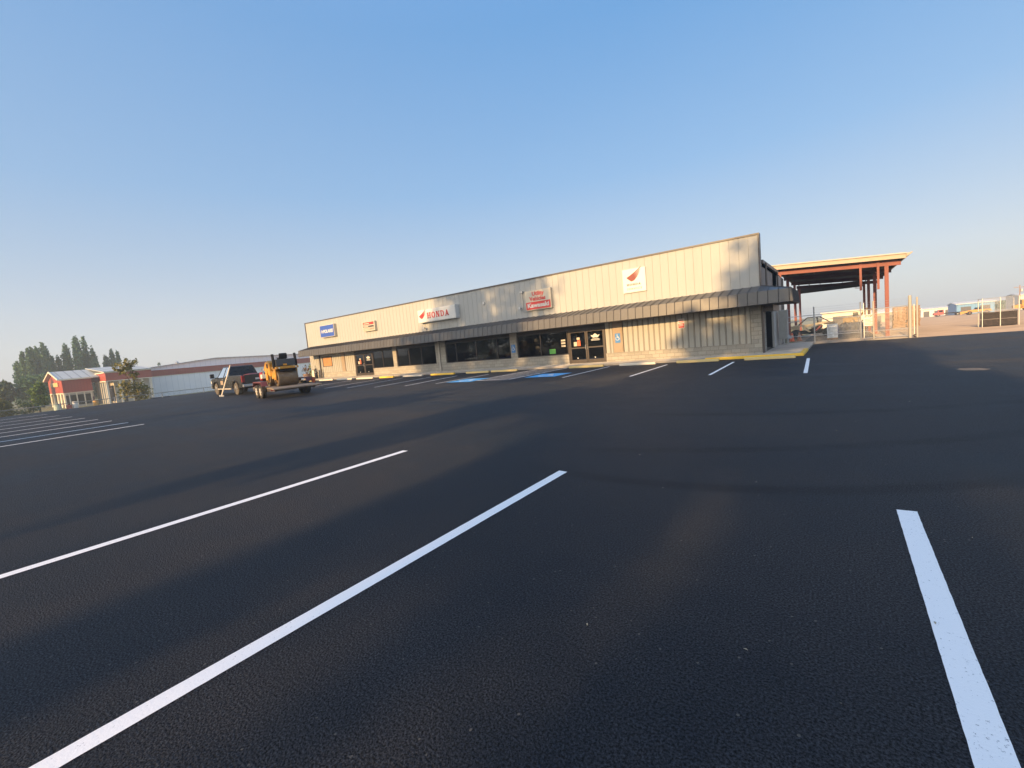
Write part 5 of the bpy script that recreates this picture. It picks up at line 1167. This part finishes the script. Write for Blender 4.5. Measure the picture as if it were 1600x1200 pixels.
shed('distant_building', 'pale square building seen behind the buggy', -2.6, 5.2, 112, 122, 3.0, .1, M_CREAM, M_CREAM, 1)
shed('distant_building', 'low tan shed seen through the fence under the carport', 6.4, 16.5, 150, 160, 2.4, .4, M_TAN, M_FW, 3)
t = thing('school_bus', 'orange yellow bus at the right edge of the yard', 'bus', (41.6, 165, ground_z(41.6, 165)))
b = MB(); b.box(-5, 5, -1.2, 1.2, .5, 2.7); b.prism([(-6.3, .5), (-6.3, 1.4), (-5, 1.6), (-5, .5)], -1.0, 1.0, 'xz'); b.build('body', M_YEL, t, bevel=.15)
b = MB(); b.box(-4.7, 4.7, -1.215, -1.201, 1.7, 2.3); b.build('window', M_CARGLASS, t)
for x_ in (-4, 3.2): wheel(t, x_, -1.0, .5, .3, -1, M_RUBBER, M_CREAM); wheel(t, x_, 1.0, .5, .3, 1, M_RUBBER, M_CREAM)
b = MB(); b.box(-5.02, 5.02, -1.23, -1.202, .95, 1.05); b.build('stripe', M_BLACK, t)
t = thing('yellow_loader', 'low yellow machine parked before the blue building', 'loader', (28.2, 160, ground_z(28.2, 160)))
b = MB(); b.prism([(-2.4, .5), (-2.4, 1.0), (-1, 1.2), (-.6, 1.2), (2.3, 1.1), (2.4, .5)], -.8, .8, 'xz'); b.build('body', M_YEL, t, bevel=.05)
b = MB(); b.prism([(-.6, 1.21), (-.4, 1.7), (.5, 1.7), (.6, 1.21)], -.6, .6, 'xz'); b.build('cab', M_CARGLASS, t); b = MB(); b.prism([(-2.41, .5), (-3.2, .2), (-3.2, .9), (-2.41, 1.0)], -1, 1, 'xz'); b.build('bucket', M_YEL, t)
for x_ in (-1.5, 1.5): wheel(t, x_, -.8, .45, .3, -1, M_RUBBER, M_YEL); wheel(t, x_, .8, .45, .3, 1, M_RUBBER, M_YEL)
t = thing('flatbed_truck', 'dark red flatbed truck parked left of the blue building', 'truck', (26.0, 185, ground_z(26, 185)))
b = MB(); b.box(-.5, 3.6, -1, 1, .7, 1.0); b.build('bed', M_BLACK, t); b = MB(); b.prism([(-2.8, .5), (-2.8, 1.1), (-2.0, 1.25), (-1.7, 2.0), (-.55, 2.0), (-.55, .5)], -1, 1, 'xz'); b.build('cab', M_REDM, t, bevel=.06)
b = MB(); b.box(-1.6, -.8, -1.015, -1.001, 1.35, 1.85); b.build('window', M_CARGLASS, t)
for x_ in (-1.8, 2.4): wheel(t, x_, -.85, .42, .28, -1, M_RUBBER, M_CREAM); wheel(t, x_, .85, .42, .28, 1, M_RUBBER, M_CREAM)
t = thing('excavator', 'dark yellow excavator seen through the carport posts', 'excavator', (2.0, 100, ground_z(2, 100)))
b = MB(); b.prism([(-1.3, .8), (-1.3, 1.7), (.6, 1.8), (.9, .8)], -1, 1, 'xz'); b.build('body', mat('dull_ochre', (.20, .125, .035), .7, .2, 2), t, bevel=.05); b = MB(); b.box(.1, .9, -.9, -.1, 1.81, 2.5); b.build('cab', M_CARGLASS, t)
b = MB(); b.path([(.9, .3, 1.3), (2.0, .3, 3.0), (3.4, .3, 2.6), (3.2, .3, 1.4)], .16, 6); b.build('arm', mat('dull_ochre', (.20, .125, .035), .7, .2, 2), t)
for y_ in (-.85, .85):
    b = MB(); b.prism([(-1.5, .1), (-1.6, .45), (-1.3, .75), (1.3, .75), (1.6, .45), (1.5, .1)], y_ - .2, y_ + .2, 'xz'); b.build('track', M_BLACK, t)
t = thing('utility_pole', 'wooden utility pole with cross arm at the right edge', 'utility pole', (44.2, 200, ground_z(44, 200)))
b = MB(); b.tube((0, 0, 0), (0, 0, 7.4), .16, 8, .11); b.build('pole', M_WOOD, t); b = MB(); b.box(-1.2, 1.2, -.06, .06, 6.7, 6.85); b.build('cross_arm', M_WOOD, t)
b = MB(); b.lathe([(.25, 5.4), (.28, 5.5), (.28, 6.2), (.22, 6.3)], 10, 'z', (.4, 0, 0)); b.build('transformer', M_GALV, t)
# stockpiles of pale goods under and beyond the carport
for k, (x, y, lb) in enumerate(((1.0, 66, 'low pile of rubble just beyond the carport, left'), (3.0, 70, 'low pile of rubble beyond the carport, right'))):
    b = foliage([(0, 0, .25, 1.5, .8, .5)], 260, .35, 500 + k, 10, .3); rr2 = random.Random(k)
    for q in range(26): xq, yq = rr2.uniform(-1.4, 1.4), rr2.uniform(-.7, .7); s_ = rr2.uniform(.15, .35); b.box(xq - s_, xq + s_, yq - s_, yq + s_, 0, s_ * rr2.uniform(1, 2.4), Matrix.Rotation(rr2.uniform(0, 3), 4, 'Z'))
    o = tag(b.build('rubble_pile', M_CONCD), lb, 'rubble pile', 'rubble piles beyond the carport'); o.location = (x, y, ground_z(x, y))
rr = random.Random(21)
fl = []
for k in range(60): x = 2 + k * 4.2; fl.append((x, rr.uniform(-6, 6), rr.uniform(.8, 2.2), 3.4, 3, rr.uniform(1.0, 2.4)))
b = foliage(fl, 9000, .9, 88, 18, .3); o = b.build('far_woods', L_POP); o.location = (0, 300, ground_z(0, 300)); o['kind'] = 'stuff'; o['label'] = 'low hazy line of trees on the horizon beyond the yard'; o['category'] = 'trees'
fl = [(rr.uniform(-8, 8), y, rr.uniform(1, 3.2), 4, 4, rr.uniform(1.5, 3)) for y in np.arange(-60, 60, 5)]
b = foliage(fl, 6000, 1.0, 89, 18, .3); o = b.build('far_woods', L_POP); o.location = (-260, 0, -2.6); o['kind'] = 'stuff'; o['label'] = 'hazy line of trees far beyond the red store'; o['category'] = 'trees'

# ------------------------------------------------------------------ haze
hz = MB(); hz.box(-420, 300, -80, 420, -8, 27)
ho = hz.build('haze', bpy.data.materials.new('haze')); ho['kind'] = 'stuff'; ho['label'] = 'thin pale smoke haze over the lot and yard'; ho['category'] = 'haze'
hm_ = ho.data.materials[0]; hm_.use_nodes = True; t = hm_.node_tree; t.nodes.clear()
o_ = t.nodes.new('ShaderNodeOutputMaterial'); v = t.nodes.new('ShaderNodeVolumePrincipled')
v.inputs['Color'].default_value = (.78, .90, 1.0, 1); v.inputs['Density'].default_value = .0010; v.inputs['Anisotropy'].default_value = 0.1
t.links.new(v.outputs[0], o_.inputs['Volume'])
